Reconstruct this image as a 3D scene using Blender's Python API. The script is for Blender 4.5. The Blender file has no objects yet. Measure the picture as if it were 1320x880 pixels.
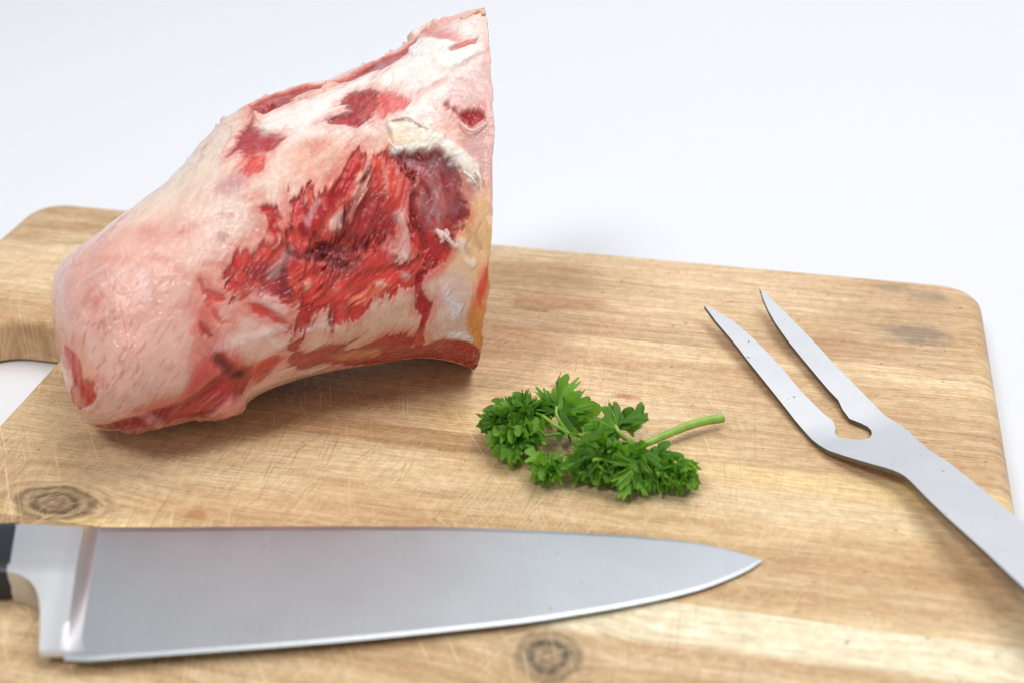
import bpy, bmesh, math, random
import numpy as np
from mathutils import Vector, Matrix

R = math.radians
scene = bpy.context.scene
C = bpy.data.collections.new('scene'); scene.collection.children.link(C)

# ------------------------------------------------------------------ camera
cd = bpy.data.cameras.new('camera'); cam = bpy.data.objects.new('camera', cd); C.objects.link(cam)
cam.location = (.12, -.375, .287); cam.rotation_euler = (R(90 - 30.5), 0, R(11.5))
cd.lens = 50; cd.sensor_width = 36; cd.clip_start = .01; cd.clip_end = 50
cd.dof.use_dof = True; cd.dof.focus_distance = .492; cd.dof.aperture_fstop = 8.0; cd.dof.aperture_blades = 0
scene.camera = cam
# ------------------------------------------------------------------ world + lamps
w = bpy.data.worlds.new('World'); scene.world = w; w.use_nodes = True
bg = w.node_tree.nodes['Background']; bg.inputs[0].default_value = (.90, .95, 1, 1); bg.inputs[1].default_value = .36
def area(name, loc, target, size, power, col):
    l = bpy.data.lights.new(name, 'AREA'); l.shape = 'SQUARE'; l.size = size; l.energy = power; l.color = col
    o = bpy.data.objects.new(name, l); C.objects.link(o); o.location = loc
    o.rotation_euler = (Vector(target) - Vector(loc)).to_track_quat('-Z', 'Y').to_euler()
    return o
area('key_softbox', (.30, .36, 1.40), (.02, .03, .02), 1.0, 11.0, (1, .985, .96))
area('fill_softbox', (-.36, -.80, 1.35), (-.05, .05, .06), .34, 9.2, (1, .99, .98))
area('backdrop_lamp', (.75, .05, 2.0), (.25, 1.3, 1.05), .8, 10.0, (.97, .98, 1))
scene.view_settings.view_transform = 'Standard'; scene.view_settings.look = 'None'
scene.view_settings.exposure = -.03; scene.view_settings.gamma = 1; scene.view_settings.use_curve_mapping = False
scene.render.engine = 'CYCLES'
scene.cycles.use_denoising = True; scene.cycles.filter_width = 1.05
scene.cycles.max_bounces = 8

# ------------------------------------------------------------------ measured shapes (metres)
MEAT_ORG = [-0.05427, 0.02471, 0.02]
SEC = [[-0.05093, -0.03714, 0.03009, -0.0013, 0.00131, 0.00262, 0.00185, -0.00297, 0.00194, 0.0, 0.0, 0.0], [-0.0509, -0.037, 0.03031, -0.00308, 0.00529, 0.00984, 0.006, -0.00966, 0.0063, 0.0, 0.0, 0.0], [-0.04933, -0.03675, 0.0302, -0.00469, 0.00844, 0.01563, 0.01009, -0.01637, 0.01068, 0.0, 0.0, 0.0], [-0.04651, -0.03597, 0.03053, -0.00617, 0.01123, 0.02076, 0.01315, -0.02167, 0.01409, 0.0, 0.0, 0.0], [-0.04173, -0.03467, 0.03108, -0.00721, 0.01318, 0.02437, 0.01469, -0.02482, 0.01604, 0.0, 0.0, 0.0], [-0.0333, -0.03158, 0.03337, -0.00756, 0.01488, 0.02732, 0.01547, -0.02744, 0.01742, 0.0, 0.0, 0.0], [-0.02552, -0.0249, 0.03564, -0.00836, 0.01675, 0.0307, 0.0157, -0.02945, 0.01818, 0.0, 0.0, 0.0], [-0.01399, -0.0145, 0.0399, -0.00728, 0.01962, 0.03511, 0.01552, -0.03176, 0.01872, 0.0, 0.0, 0.0], [-0.00583, -0.00685, 0.04349, -0.00907, 0.02115, 0.03826, 0.01518, -0.03311, 0.01883, 0.0, 0.0, 0.0], [0.0, 0.0, 0.04823, -0.00948, 0.02173, 0.03935, 0.015, -0.03441, 0.01883, 0.0, 0.0, 0.0], [0.00834, 0.00733, 0.05129, -0.00988, 0.02221, 0.04029, 0.01457, -0.03575, 0.01894, 0.00013, 3e-05, 0.0], [0.01776, 0.01449, 0.05315, -0.00938, 0.0229, 0.04127, 0.014, -0.03706, 0.01914, 0.00034, 7e-05, 0.0], [0.02799, 0.02169, 0.0544, -0.00824, 0.0238, 0.04239, 0.01332, -0.03838, 0.01936, 0.00054, 0.00011, 0.0], [0.03837, 0.02908, 0.05592, -0.00719, 0.02525, 0.04444, 0.01258, -0.0397, 0.01954, 0.00075, 0.00015, 0.0], [0.04836, 0.03596, 0.0571, -0.00681, 0.02671, 0.04674, 0.01184, -0.04098, 0.01974, 0.00097, 0.0002, 0.0], [0.05729, 0.04211, 0.05826, -0.00656, 0.02884, 0.0502, 0.01094, -0.04133, 0.01953, 0.00182, 0.00037, 0.0], [0.0661, 0.04751, 0.05845, -0.00586, 0.03086, 0.05332, 0.01006, -0.04161, 0.0194, 0.00319, 0.00065, 0.0], [0.07106, 0.04852, 0.05845, -0.00506, 0.03173, 0.0545, 0.00961, -0.04171, 0.01941, 0.00456, 0.00093, 0.0]]
PATCHES = [((242,220,200),0.9,9,3,0,0,0,[(0.3505,0.2972),(0.4664,0.2242),(0.5422,0.3336),(0.5994,0.6072),(0.5322,0.9659),(0.4077,0.8869),(0.3619,0.8382)]),((246,234,226),0.95,8,3,0,0,0.4,[(0.5851,0.5464),(0.6981,0.5099),(0.8512,0.4187),(0.9828,0.4005),(0.9757,1.2516),(0.8712,1.2273),(0.7625,1.1787),(0.6667,1.0875),(0.5751,1.0753),(0.5351,0.8625)]),((243,214,196),0.8,8,3,0,0,0,[(0.5293,1.0632),(0.691,1.1179),(0.7883,1.2151),(0.7239,1.3246),(0.6366,1.3185),(0.5622,1.4948),(0.4263,1.3611),(0.4077,0.8869)]),((236,176,162),0.7,9,3,0,0,0,[(0.1674,0.285),(0.2933,0.4309),(0.3934,1.2577),(0.4192,1.6529),(0.3634,1.738),(0.1974,1.6225),(0.0329,0.7045)]),((232,180,160),0.75,8,4,0,0,0,[(0.1845,1.5617),(0.3963,1.6529),(0.4406,1.9021),(0.4349,2.2426),(0.3376,2.3642),(0.2146,2.656),(0.1874,2.1027)]),((226,186,160),0.9,6,3,0,0,0,[(0.6109,2.2),(0.7368,2.1453),(0.8369,2.0359),(0.8698,2.5222),(0.7783,2.4979),(0.6352,2.4554)]),((240,194,142),0.95,4,2,0,0,0,[(0.9027,1.738),(0.9385,1.586),(0.9857,1.5617),(1.0,1.8535),(1.0,1.9812),(0.9514,2.0906),(0.9113,1.9508),(0.8827,1.969)]),((232,200,186),0.8,5,2,0,0,0,[(0.867,1.9933),(0.9256,1.9508),(0.9499,2.2),(0.9371,2.4736),(0.8698,2.5222),(0.8526,2.2122)]),((228,182,176),0.8,5,2,0,0,-0.4,[(0.8999,1.0692),(0.9285,0.9416),(0.98,0.82),(0.9871,1.2091),(0.9928,1.586),(0.9471,1.5617),(0.9227,1.434),(0.9242,1.2759)]),((234,168,140),0.7,5,3,20,0.2,0,[(0.6309,1.0267),(0.691,1.0571),(0.8026,1.1848),(0.814,1.3185),(0.7496,1.2638),(0.711,1.3793),(0.6609,1.3732),(0.6266,1.2273)]),((168,78,72),0.95,0.8,0.9,10,0.5,-0.8,[(0.5708,0.1756),(0.6037,0.1695),(0.6338,0.2181),(0.6781,0.2972),(0.7053,0.3701),(0.7454,0.212),(0.7797,0.1756),(0.8197,0.206),(0.8455,0.1816),(0.8469,0.285),(0.824,0.4491),(0.7854,0.5707),(0.7525,0.4917),(0.7096,0.3823),(0.681,0.4552),(0.6409,0.5039),(0.6066,0.5464),(0.5794,0.4856)]),((232,200,180),0.8,0.8,0.6,10,0.3,0.5,[(0.6423,0.4066),(0.6767,0.3458),(0.7139,0.4066),(0.6981,0.4674),(0.6695,0.5039)]),((205,110,96),0.7,2.5,1.2,30,0.4,0,[(0.8655,0.1634),(0.8956,0.3762),(0.9199,0.595),(0.9328,0.7106),(0.9113,0.7106),(0.8798,0.5342)]),((196,90,84),0.8,0.8,0.7,40,0.4,-0.5,[(0.9027,0.7045),(0.9328,0.6862),(0.9628,0.6923),(0.9528,0.747),(0.9256,0.7531),(0.907,0.7592)]),((252,244,236),0.9,1.2,0.8,20,0.2,1.0,[(0.8283,0.3701),(0.8584,0.3397),(0.8956,0.5707),(0.9185,0.6923),(0.8984,0.7288),(0.8569,0.6498),(0.8326,0.5525)]),((250,242,232),0.9,1.5,0.8,25,0.25,0.8,[(0.877,0.7653),(0.917,0.7349),(0.97,0.7713),(0.9728,0.8261),(0.9299,0.8929),(0.8884,0.8869)]),((160,48,60),0.95,0.7,1,30,0.6,-0.7,[(0.6853,0.9051),(0.6967,0.8747),(0.7339,0.8747),(0.7182,0.7592),(0.731,0.6862),(0.7625,0.7349),(0.7797,0.8017),(0.774,0.9173),(0.7597,1.0206),(0.7382,1.0632),(0.7153,0.9963)]),((204,84,76),0.85,1,1,30,0.5,-0.3,[(0.7797,0.8261),(0.8011,0.8747),(0.8283,1.0084),(0.8183,1.0328),(0.7911,1.0145),(0.784,1.0449),(0.7754,0.9659)]),((165,36,48),1,0.9,0.7,60,0.5,-0.6,[(0.8927,1.13),(0.9056,1.1665),(0.9142,1.2151),(0.9285,1.1969),(0.9642,1.2334),(0.9685,1.2577),(0.9371,1.3063),(0.9227,1.2759),(0.9099,1.2212)]),((164,56,72),0.92,1.2,1,-30,0.5,-0.6,[(0.5293,0.82),(0.5536,0.6133),(0.5765,0.5282),(0.5837,0.7106),(0.6052,0.8382),(0.628,0.9355),(0.6137,1.0084),(0.588,0.9902),(0.5579,0.9598),(0.5565,0.8565),(0.5379,0.8565)]),((202,74,70),0.9,0.8,0.8,30,0.5,-0.3,[(0.5451,1.0692),(0.5722,0.9963),(0.5908,1.0206),(0.588,1.124),(0.5637,1.13)]),((204,142,146),0.8,3,1,30,0.2,0,[(0.4893,1.0328),(0.515,1.0328),(0.5508,1.0632),(0.5579,1.1422),(0.5408,1.203),(0.5107,1.1604)]),((224,128,104),0.75,2,1,30,0.4,0,[(0.5393,1.2395),(0.5851,1.2516),(0.5794,1.3185),(0.5494,1.2942)]),((222,130,106),0.6,2.5,1.5,20,0.5,0,[(0.6452,1.0328),(0.6824,1.0388),(0.6924,1.13),(0.6667,1.1726)]),((218,120,98),0.7,1.5,1,20,0.5,0,[(0.6753,1.3003),(0.7053,1.2881),(0.7124,1.3671),(0.6838,1.3793)]),((222,120,112),0.65,3,1.2,0,0.3,0,[(0.3677,0.7896),(0.3863,0.8929),(0.3791,0.9902),(0.3691,0.9112)]),((222,140,126),0.5,4,1.5,0,0.3,0,[(0.3405,0.6802),(0.3677,0.7774),(0.4449,1.2455),(0.4149,1.2273),(0.3619,0.899)]),((176,122,108),0.75,2.0,0.5,0,0,-0.3,[(0.4793,1.3489),(0.495,1.3732),(0.5036,1.4158),(0.4907,1.4158),(0.4778,1.3793)]),((196,54,54),0.97,0.5,1.1,15,0.9,-0.6,[(0.6652,1.586),(0.6767,1.7137),(0.6652,1.9568),(0.6423,2.0298),(0.6252,1.969),(0.6023,1.9568),(0.5851,1.8778),(0.568,1.8109),(0.5508,1.7562),(0.5308,1.7258),(0.4921,1.7137),(0.5064,1.6893),(0.4807,1.586),(0.5107,1.5678),(0.5594,1.586),(0.5737,1.5617),(0.5894,1.5982),(0.6052,1.5982),(0.6123,1.5617),(0.6352,1.5556)]),((196,54,54),0.97,0.5,1.1,55,0.9,-0.6,[(0.6423,1.7745),(0.6581,1.6589),(0.7039,1.6529),(0.7825,1.6954),(0.7868,1.8109),(0.8169,1.8839),(0.8369,1.8353),(0.867,1.896),(0.8755,1.9082),(0.8469,1.9447),(0.834,1.9933),(0.8011,2.0055),(0.7926,2.0541),(0.7697,2.0724),(0.7396,2.0967),(0.7425,2.1514),(0.7167,2.1939),(0.6996,2.1635),(0.7067,2.0663),(0.6924,2.1818),(0.6795,2.2547),(0.6738,2.2183),(0.681,2.0541),(0.6638,2.0541),(0.6509,2.1453),(0.628,2.2365),(0.6166,2.2),(0.6266,2.0663),(0.6381,2.0116),(0.6309,1.9143)]),((196,54,54),0.97,0.5,1.1,62,0.9,-0.6,[(0.7496,1.2455),(0.7496,1.3489),(0.7368,1.4522),(0.7167,1.5374),(0.7053,1.5799),(0.7225,1.5738),(0.7411,1.4644),(0.7539,1.3428),(0.7611,1.2577),(0.7854,1.2638),(0.8097,1.3611),(0.8183,1.4218),(0.8269,1.507),(0.8097,1.5678),(0.7969,1.5982),(0.7883,1.6833),(0.7954,1.7927),(0.7411,1.7927),(0.6767,1.738),(0.6252,1.665),(0.608,1.6042),(0.6123,1.5617),(0.6266,1.507),(0.6223,1.4097),(0.6266,1.3124),(0.6352,1.4097),(0.6466,1.355),(0.6495,1.4583),(0.6595,1.4766),(0.6567,1.3367),(0.6638,1.4766),(0.6724,1.4462),(0.6881,1.4036),(0.7096,1.3428),(0.7239,1.2881),(0.7325,1.2091),(0.7368,1.2699)]),((224,108,80),0.6,2,1.5,60,0.8,0.3,[(0.7611,1.282),(0.7868,1.2942),(0.8083,1.3854),(0.8197,1.507),(0.804,1.5678),(0.784,1.5556),(0.7725,1.4705)]),((222,98,74),0.62,1.8,1.5,10,0.8,0.2,[(0.6123,1.7441),(0.6481,1.7927),(0.6867,1.896),(0.7396,1.896),(0.7811,1.8535),(0.814,1.896),(0.7997,1.9812),(0.7525,2.048),(0.6967,2.0298),(0.6438,1.9994),(0.6123,1.9204)]),((226,126,96),0.7,1.8,1.5,10,0.8,0.2,[(0.711,2.0116),(0.7525,1.9933),(0.7911,1.9872),(0.7797,2.048),(0.7382,2.0724)]),((214,84,76),0.8,1.2,1.2,70,0.8,0.5,[(0.6109,1.6042),(0.618,1.5556),(0.6366,1.5434),(0.6567,1.5799),(0.6581,1.6468),(0.6409,1.6833),(0.618,1.6529)]),((140,38,50),0.9,2.2,2,15,1,-0.8,[(0.6495,1.6407),(0.691,1.6529),(0.7396,1.6893),(0.7468,1.7745),(0.7082,1.8474),(0.6753,1.7988),(0.6524,1.7258)]),((150,42,50),0.85,2,2,60,1,-0.6,[(0.6938,1.5738),(0.7182,1.5313),(0.7353,1.4948),(0.7711,1.5495),(0.7911,1.6164),(0.7825,1.6954),(0.7496,1.7137),(0.7139,1.6772),(0.6896,1.6286)]),((140,40,56),0.85,1.8,1.5,20,1,-0.4,[(0.5436,1.6529),(0.5765,1.6711),(0.6037,1.7441),(0.6066,1.8839),(0.5837,1.8353),(0.5608,1.738)]),((186,44,50),0.9,0.8,1,65,0.9,0.4,[(0.6295,1.5678),(0.6481,1.4826),(0.6695,1.4583),(0.6981,1.3915),(0.7153,1.3428),(0.7268,1.2881),(0.7339,1.2699),(0.7382,1.3246),(0.7253,1.4036),(0.7067,1.4705),(0.6867,1.5313),(0.6681,1.5799),(0.6481,1.6103)]),((238,172,150),0.85,0.8,1,70,0.6,0.3,[(0.7382,1.355),(0.7454,1.3428),(0.7382,1.434),(0.7282,1.4644),(0.7325,1.4036)]),((240,190,176),0.85,0.9,1,60,0.4,0.3,[(0.6938,1.5495),(0.7067,1.5374),(0.7039,1.5799),(0.6924,1.5982),(0.6853,1.5799)]),((236,206,200),0.95,1.2,1,70,0.4,0.6,[(0.794,1.6042),(0.8097,1.5921),(0.8212,1.6286),(0.8212,1.6833),(0.8197,1.7623),(0.8155,1.8535),(0.7997,1.817),(0.8097,1.7501),(0.7997,1.6893)]),((230,160,146),0.8,1.5,1.5,50,0.6,0.2,[(0.7825,1.6954),(0.7954,1.7197),(0.804,1.7805),(0.7897,1.8109),(0.7768,1.7745)]),((240,205,196),0.9,1,0.8,30,0.3,0.3,[(0.8026,1.9143),(0.8197,1.9264),(0.8226,1.9629),(0.8083,1.969)]),((236,190,176),0.85,1,0.8,30,0.3,0.3,[(0.7582,1.9568),(0.7768,1.9568),(0.774,1.9994),(0.7611,1.9872)]),((232,160,140),0.8,1,0.8,30,0.3,0.3,[(0.6366,1.8292),(0.6495,1.8535),(0.6481,1.9143),(0.6381,1.89)]),((232,160,140),0.7,1,0.8,30,0.3,0.3,[(0.6853,1.9325),(0.6996,1.9325),(0.6981,1.9629),(0.6853,1.9629)]),((132,34,50),0.97,1,1,-60,0.8,-1.2,[(0.7983,1.2881),(0.8283,1.3367),(0.867,1.3975),(0.8956,1.4644),(0.9113,1.5434),(0.917,1.5921),(0.9256,1.6529),(0.9185,1.6954),(0.9041,1.7258),(0.8956,1.8231),(0.8755,1.9082),(0.8526,1.89),(0.8369,1.7866),(0.8212,1.665),(0.8255,1.5738),(0.8398,1.5374),(0.8269,1.4766),(0.8126,1.3915)]),((170,84,98),0.15,2.5,1.5,-60,0.7,0,[(0.8269,1.355),(0.8684,1.4279),(0.8941,1.4948),(0.907,1.5678),(0.8927,1.5738),(0.8684,1.5374),(0.8469,1.4644)]),((128,40,52),0.85,2,1.5,-60,0.8,-0.4,[(0.8326,1.5617),(0.8541,1.5617),(0.8712,1.6225),(0.867,1.6893),(0.8498,1.6772),(0.8355,1.6164)]),((190,36,46),0.9,1.2,1,-65,0.6,-0.4,[(0.8169,1.5556),(0.8312,1.5495),(0.8383,1.6346),(0.8555,1.7197),(0.8784,1.7805),(0.8884,1.8474),(0.8698,1.896),(0.8484,1.8413),(0.8312,1.738),(0.8212,1.6468)]),((126,44,60),0.85,1.5,1,-60,0.6,-0.3,[(0.9013,1.5921),(0.917,1.5982),(0.9227,1.6589),(0.9113,1.6833),(0.8984,1.6529)]),((214,96,84),0.8,1.2,1.2,60,0.7,0.2,[(0.8298,1.7076),(0.8469,1.738),(0.8555,1.8231),(0.8441,1.9082),(0.8255,1.9021),(0.8226,1.8109)]),((176,36,46),0.97,0.5,0.7,85,0.5,-0.4,[(0.8312,1.9264),(0.8555,1.9204),(0.8755,1.9143),(0.8484,1.969),(0.8441,2.048),(0.8484,2.0906),(0.8641,2.1696),(0.8612,2.2243),(0.8526,2.3338),(0.8469,2.431),(0.8469,2.5465),(0.8369,2.6499),(0.8197,2.5283),(0.8283,2.431),(0.8398,2.2973),(0.8312,2.1635),(0.834,2.042)]),((192,46,48),0.97,0.6,0.8,60,0.5,-0.4,[(0.5694,1.3671),(0.588,1.3671),(0.6052,1.4036),(0.608,1.4826),(0.598,1.507),(0.6052,1.5495),(0.598,1.5617),(0.5851,1.5191),(0.5808,1.4462)]),((202,70,60),0.9,0.8,0.8,-30,0.7,-0.2,[(0.5265,1.7501),(0.5594,1.7745),(0.5637,1.8109),(0.5379,1.7988),(0.5021,1.7562)]),((202,70,60),0.92,0.6,0.8,-25,0.6,-0.3,[(0.5336,1.8231),(0.5594,1.8839),(0.588,1.9933),(0.6094,2.1271),(0.608,2.1757),(0.588,2.0602),(0.5594,1.9508),(0.5436,1.896)]),((206,92,84),0.9,0.7,0.7,-40,0.6,-0.4,[(0.432,1.5313),(0.4421,1.5799),(0.4649,1.6225),(0.4793,1.6833),(0.4535,1.6711),(0.4392,1.6225)]),((208,96,84),0.85,0.8,0.6,-40,0.5,-0.2,[(0.4421,1.665),(0.4607,1.7319),(0.4664,1.8049),(0.4993,1.89),(0.4635,1.8292),(0.4506,1.7441)]),((216,116,104),0.75,2.5,1.2,-40,0.4,0,[(0.3963,1.6103),(0.4134,1.5921),(0.4292,1.665),(0.4449,1.7805),(0.4492,1.8778),(0.4263,1.7988),(0.412,1.665)]),((156,36,40),0.9,0.6,0.5,-40,0.2,-0.5,[(0.4249,1.7562),(0.4378,1.8109),(0.4464,1.8839),(0.4392,1.8839),(0.4263,1.8109)]),((200,110,90),0.6,4,2,-70,0.5,0,[(0.4163,1.8049),(0.4478,1.9143),(0.4521,2.0602),(0.4235,2.3094),(0.3977,2.3277),(0.4077,2.042)]),((190,36,46),1,0.6,0.5,70,0.4,-0.3,[(0.1273,1.6225),(0.1774,1.6468),(0.2103,1.7501),(0.2146,1.9082),(0.2418,1.9508),(0.2561,2.0237),(0.2361,2.2),(0.1717,2.6013),(0.1345,2.7715),(0.1288,2.3946),(0.1717,2.048),(0.1574,1.8231)]),((222,140,126),0.4,2,1,70,0.3,0,[(0.103,1.1179),(0.1116,1.5434),(0.1044,1.9021),(0.0858,2.6013),(0.0558,2.5101),(0.0529,1.6893)]),((226,168,128),0.6,4,2,0,0.2,0,[(0.1831,1.6225),(0.2275,1.5921),(0.2504,1.7805),(0.2389,1.9447),(0.2117,1.9082)]),((196,70,66),0.75,3.5,2.5,25,0.5,0,[(0.2732,2.5344),(0.3319,2.3216),(0.3705,2.2912),(0.3977,2.2547),(0.4177,2.0602),(0.4406,1.9325),(0.4835,2.0845),(0.5279,2.3338),(0.5093,2.5709),(0.4435,2.735),(0.372,2.7897)]),((160,26,40),1,0.9,0.8,25,0.5,-0.4,[(0.2189,2.7776),(0.2904,2.4858),(0.329,2.4189),(0.3648,2.3824),(0.392,2.3763),(0.4192,2.3034),(0.4435,2.2183),(0.4664,2.1818),(0.4464,2.048),(0.4492,2.0116),(0.4678,2.0724),(0.4979,2.2426),(0.5308,2.3581),(0.5308,2.4858),(0.4979,2.6073),(0.4664,2.5222),(0.4349,2.6377),(0.4206,2.8809),(0.3906,2.6925),(0.3748,2.7046),(0.3505,2.9539),(0.3133,3.0329),(0.2475,2.9235)]),((96,16,28),0.9,1.5,0.8,25,0.4,0,[(0.4521,2.0359),(0.4678,2.0906),(0.4893,2.2669),(0.5207,2.3824),(0.5079,2.4493),(0.4807,2.3581),(0.4664,2.2061)]),((196,60,70),0.8,2,1,25,0.7,0.4,[(0.3748,2.5465),(0.3963,2.4554),(0.4335,2.3763),(0.4621,2.3094),(0.495,2.4128),(0.4735,2.504),(0.432,2.6013),(0.4063,2.6985)]),((160,70,82),0.8,2,1,25,0.4,2.2,[(0.2561,2.7168),(0.3205,2.4918),(0.3677,2.4918),(0.3705,2.6621),(0.3405,2.7776),(0.2861,2.8262)]),((206,92,62),0.85,1,1,30,0.7,-0.2,[(0.5308,2.3946),(0.5579,2.3642),(0.5794,2.3581),(0.5866,2.4189),(0.5594,2.5101),(0.5336,2.5465)]),((206,92,62),0.75,1.2,1,30,0.7,-0.2,[(0.5479,2.352),(0.5794,2.3642),(0.5737,2.5101),(0.5465,2.6499),(0.5308,2.6317)]),((232,150,148),0.9,2.0,1.2,25,0.4,1.7,[(0.4206,2.9721),(0.4392,2.6013),(0.4664,2.5101),(0.5007,2.7229),(0.4921,2.9174),(0.4521,2.966)]),((164,62,48),0.85,1,1.3,15,0.9,-0.3,[(0.5966,2.4736),(0.608,2.2304),(0.618,2.2669),(0.6237,2.425),(0.6595,2.4006),(0.7153,2.3885),(0.6938,2.4858),(0.7439,2.4675),(0.7682,2.4128),(0.7997,2.4371),(0.8197,2.4979),(0.8326,2.6256),(0.8898,2.5101),(0.9728,2.5222),(0.9971,2.5344),(1.0,2.8748),(0.9671,3.0147),(0.9156,2.9174),(0.8512,2.96),(0.784,2.9356),(0.7439,2.9417),(0.6652,2.7107),(0.6109,2.656)]),((222,150,108),0.7,2,1.2,15,0.6,0.2,[(0.6638,2.5465),(0.721,2.5222),(0.7639,2.6013),(0.7496,2.7411),(0.6767,2.6681)]),((172,48,40),0.95,1.2,0.8,70,0.8,0.2,[(0.8941,2.5465),(0.9728,2.5222),(1.0,2.8748),(0.9499,2.9296),(0.9099,2.8566)]),((178,52,48),0.9,1.2,1,20,0.7,0,[(0.7668,2.431),(0.7997,2.4371),(0.8226,2.5101),(0.8197,2.5952),(0.7854,2.6013)]),((228,150,72),0.97,1.2,0.8,80,0.4,0,[(0.9342,2.2426),(0.9571,2.0602),(0.99,1.9204),(1.0,1.9143),(1.0,2.2487),(1.0,2.5344),(0.9728,2.5222),(0.9413,2.352)]),((216,92,64),0.85,1.2,0.8,80,0.5,0,[(0.9585,2.048),(0.98,1.9204),(1.0,1.89),(1.0,1.9447),(0.9871,2.042),(0.9685,2.1453)]),((238,192,120),0.9,1.5,0.8,80,0.2,0.5,[(0.9742,1.6893),(1.0,1.6893),(1.0,1.8656),(0.9871,1.8656)]),((236,226,230),0.85,1.5,1,45,0.3,0.4,[(0.8856,2.042),(0.9056,2.1088),(0.927,2.1696),(0.9213,2.2669),(0.9127,2.3338),(0.8999,2.273),(0.8927,2.1635)]),((240,226,220),0.8,1,0.8,10,0.3,0.5,[(0.8984,2.4189),(0.9356,2.4128),(0.9657,2.4432),(0.9571,2.4979),(0.9185,2.4736),(0.8984,2.4675)]),((250,240,226),0.96,0.9,0.9,-20,0.4,1.3,[(0.7883,1.0936),(0.794,1.2273),(0.7926,1.282),(0.8283,1.3367),(0.867,1.3975),(0.8956,1.4583),(0.9127,1.5252),(0.9399,1.5617),(0.9571,1.5434),(0.9542,1.5009),(0.9371,1.4583),(0.9041,1.3793),(0.867,1.2881),(0.8498,1.2334),(0.8212,1.1483)]),((240,212,172),0.7,2,1,-20,0.5,0,[(0.7926,1.1422),(0.8226,1.1908),(0.8498,1.2759),(0.8698,1.3428),(0.8283,1.2942),(0.7954,1.2455)])]
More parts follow.
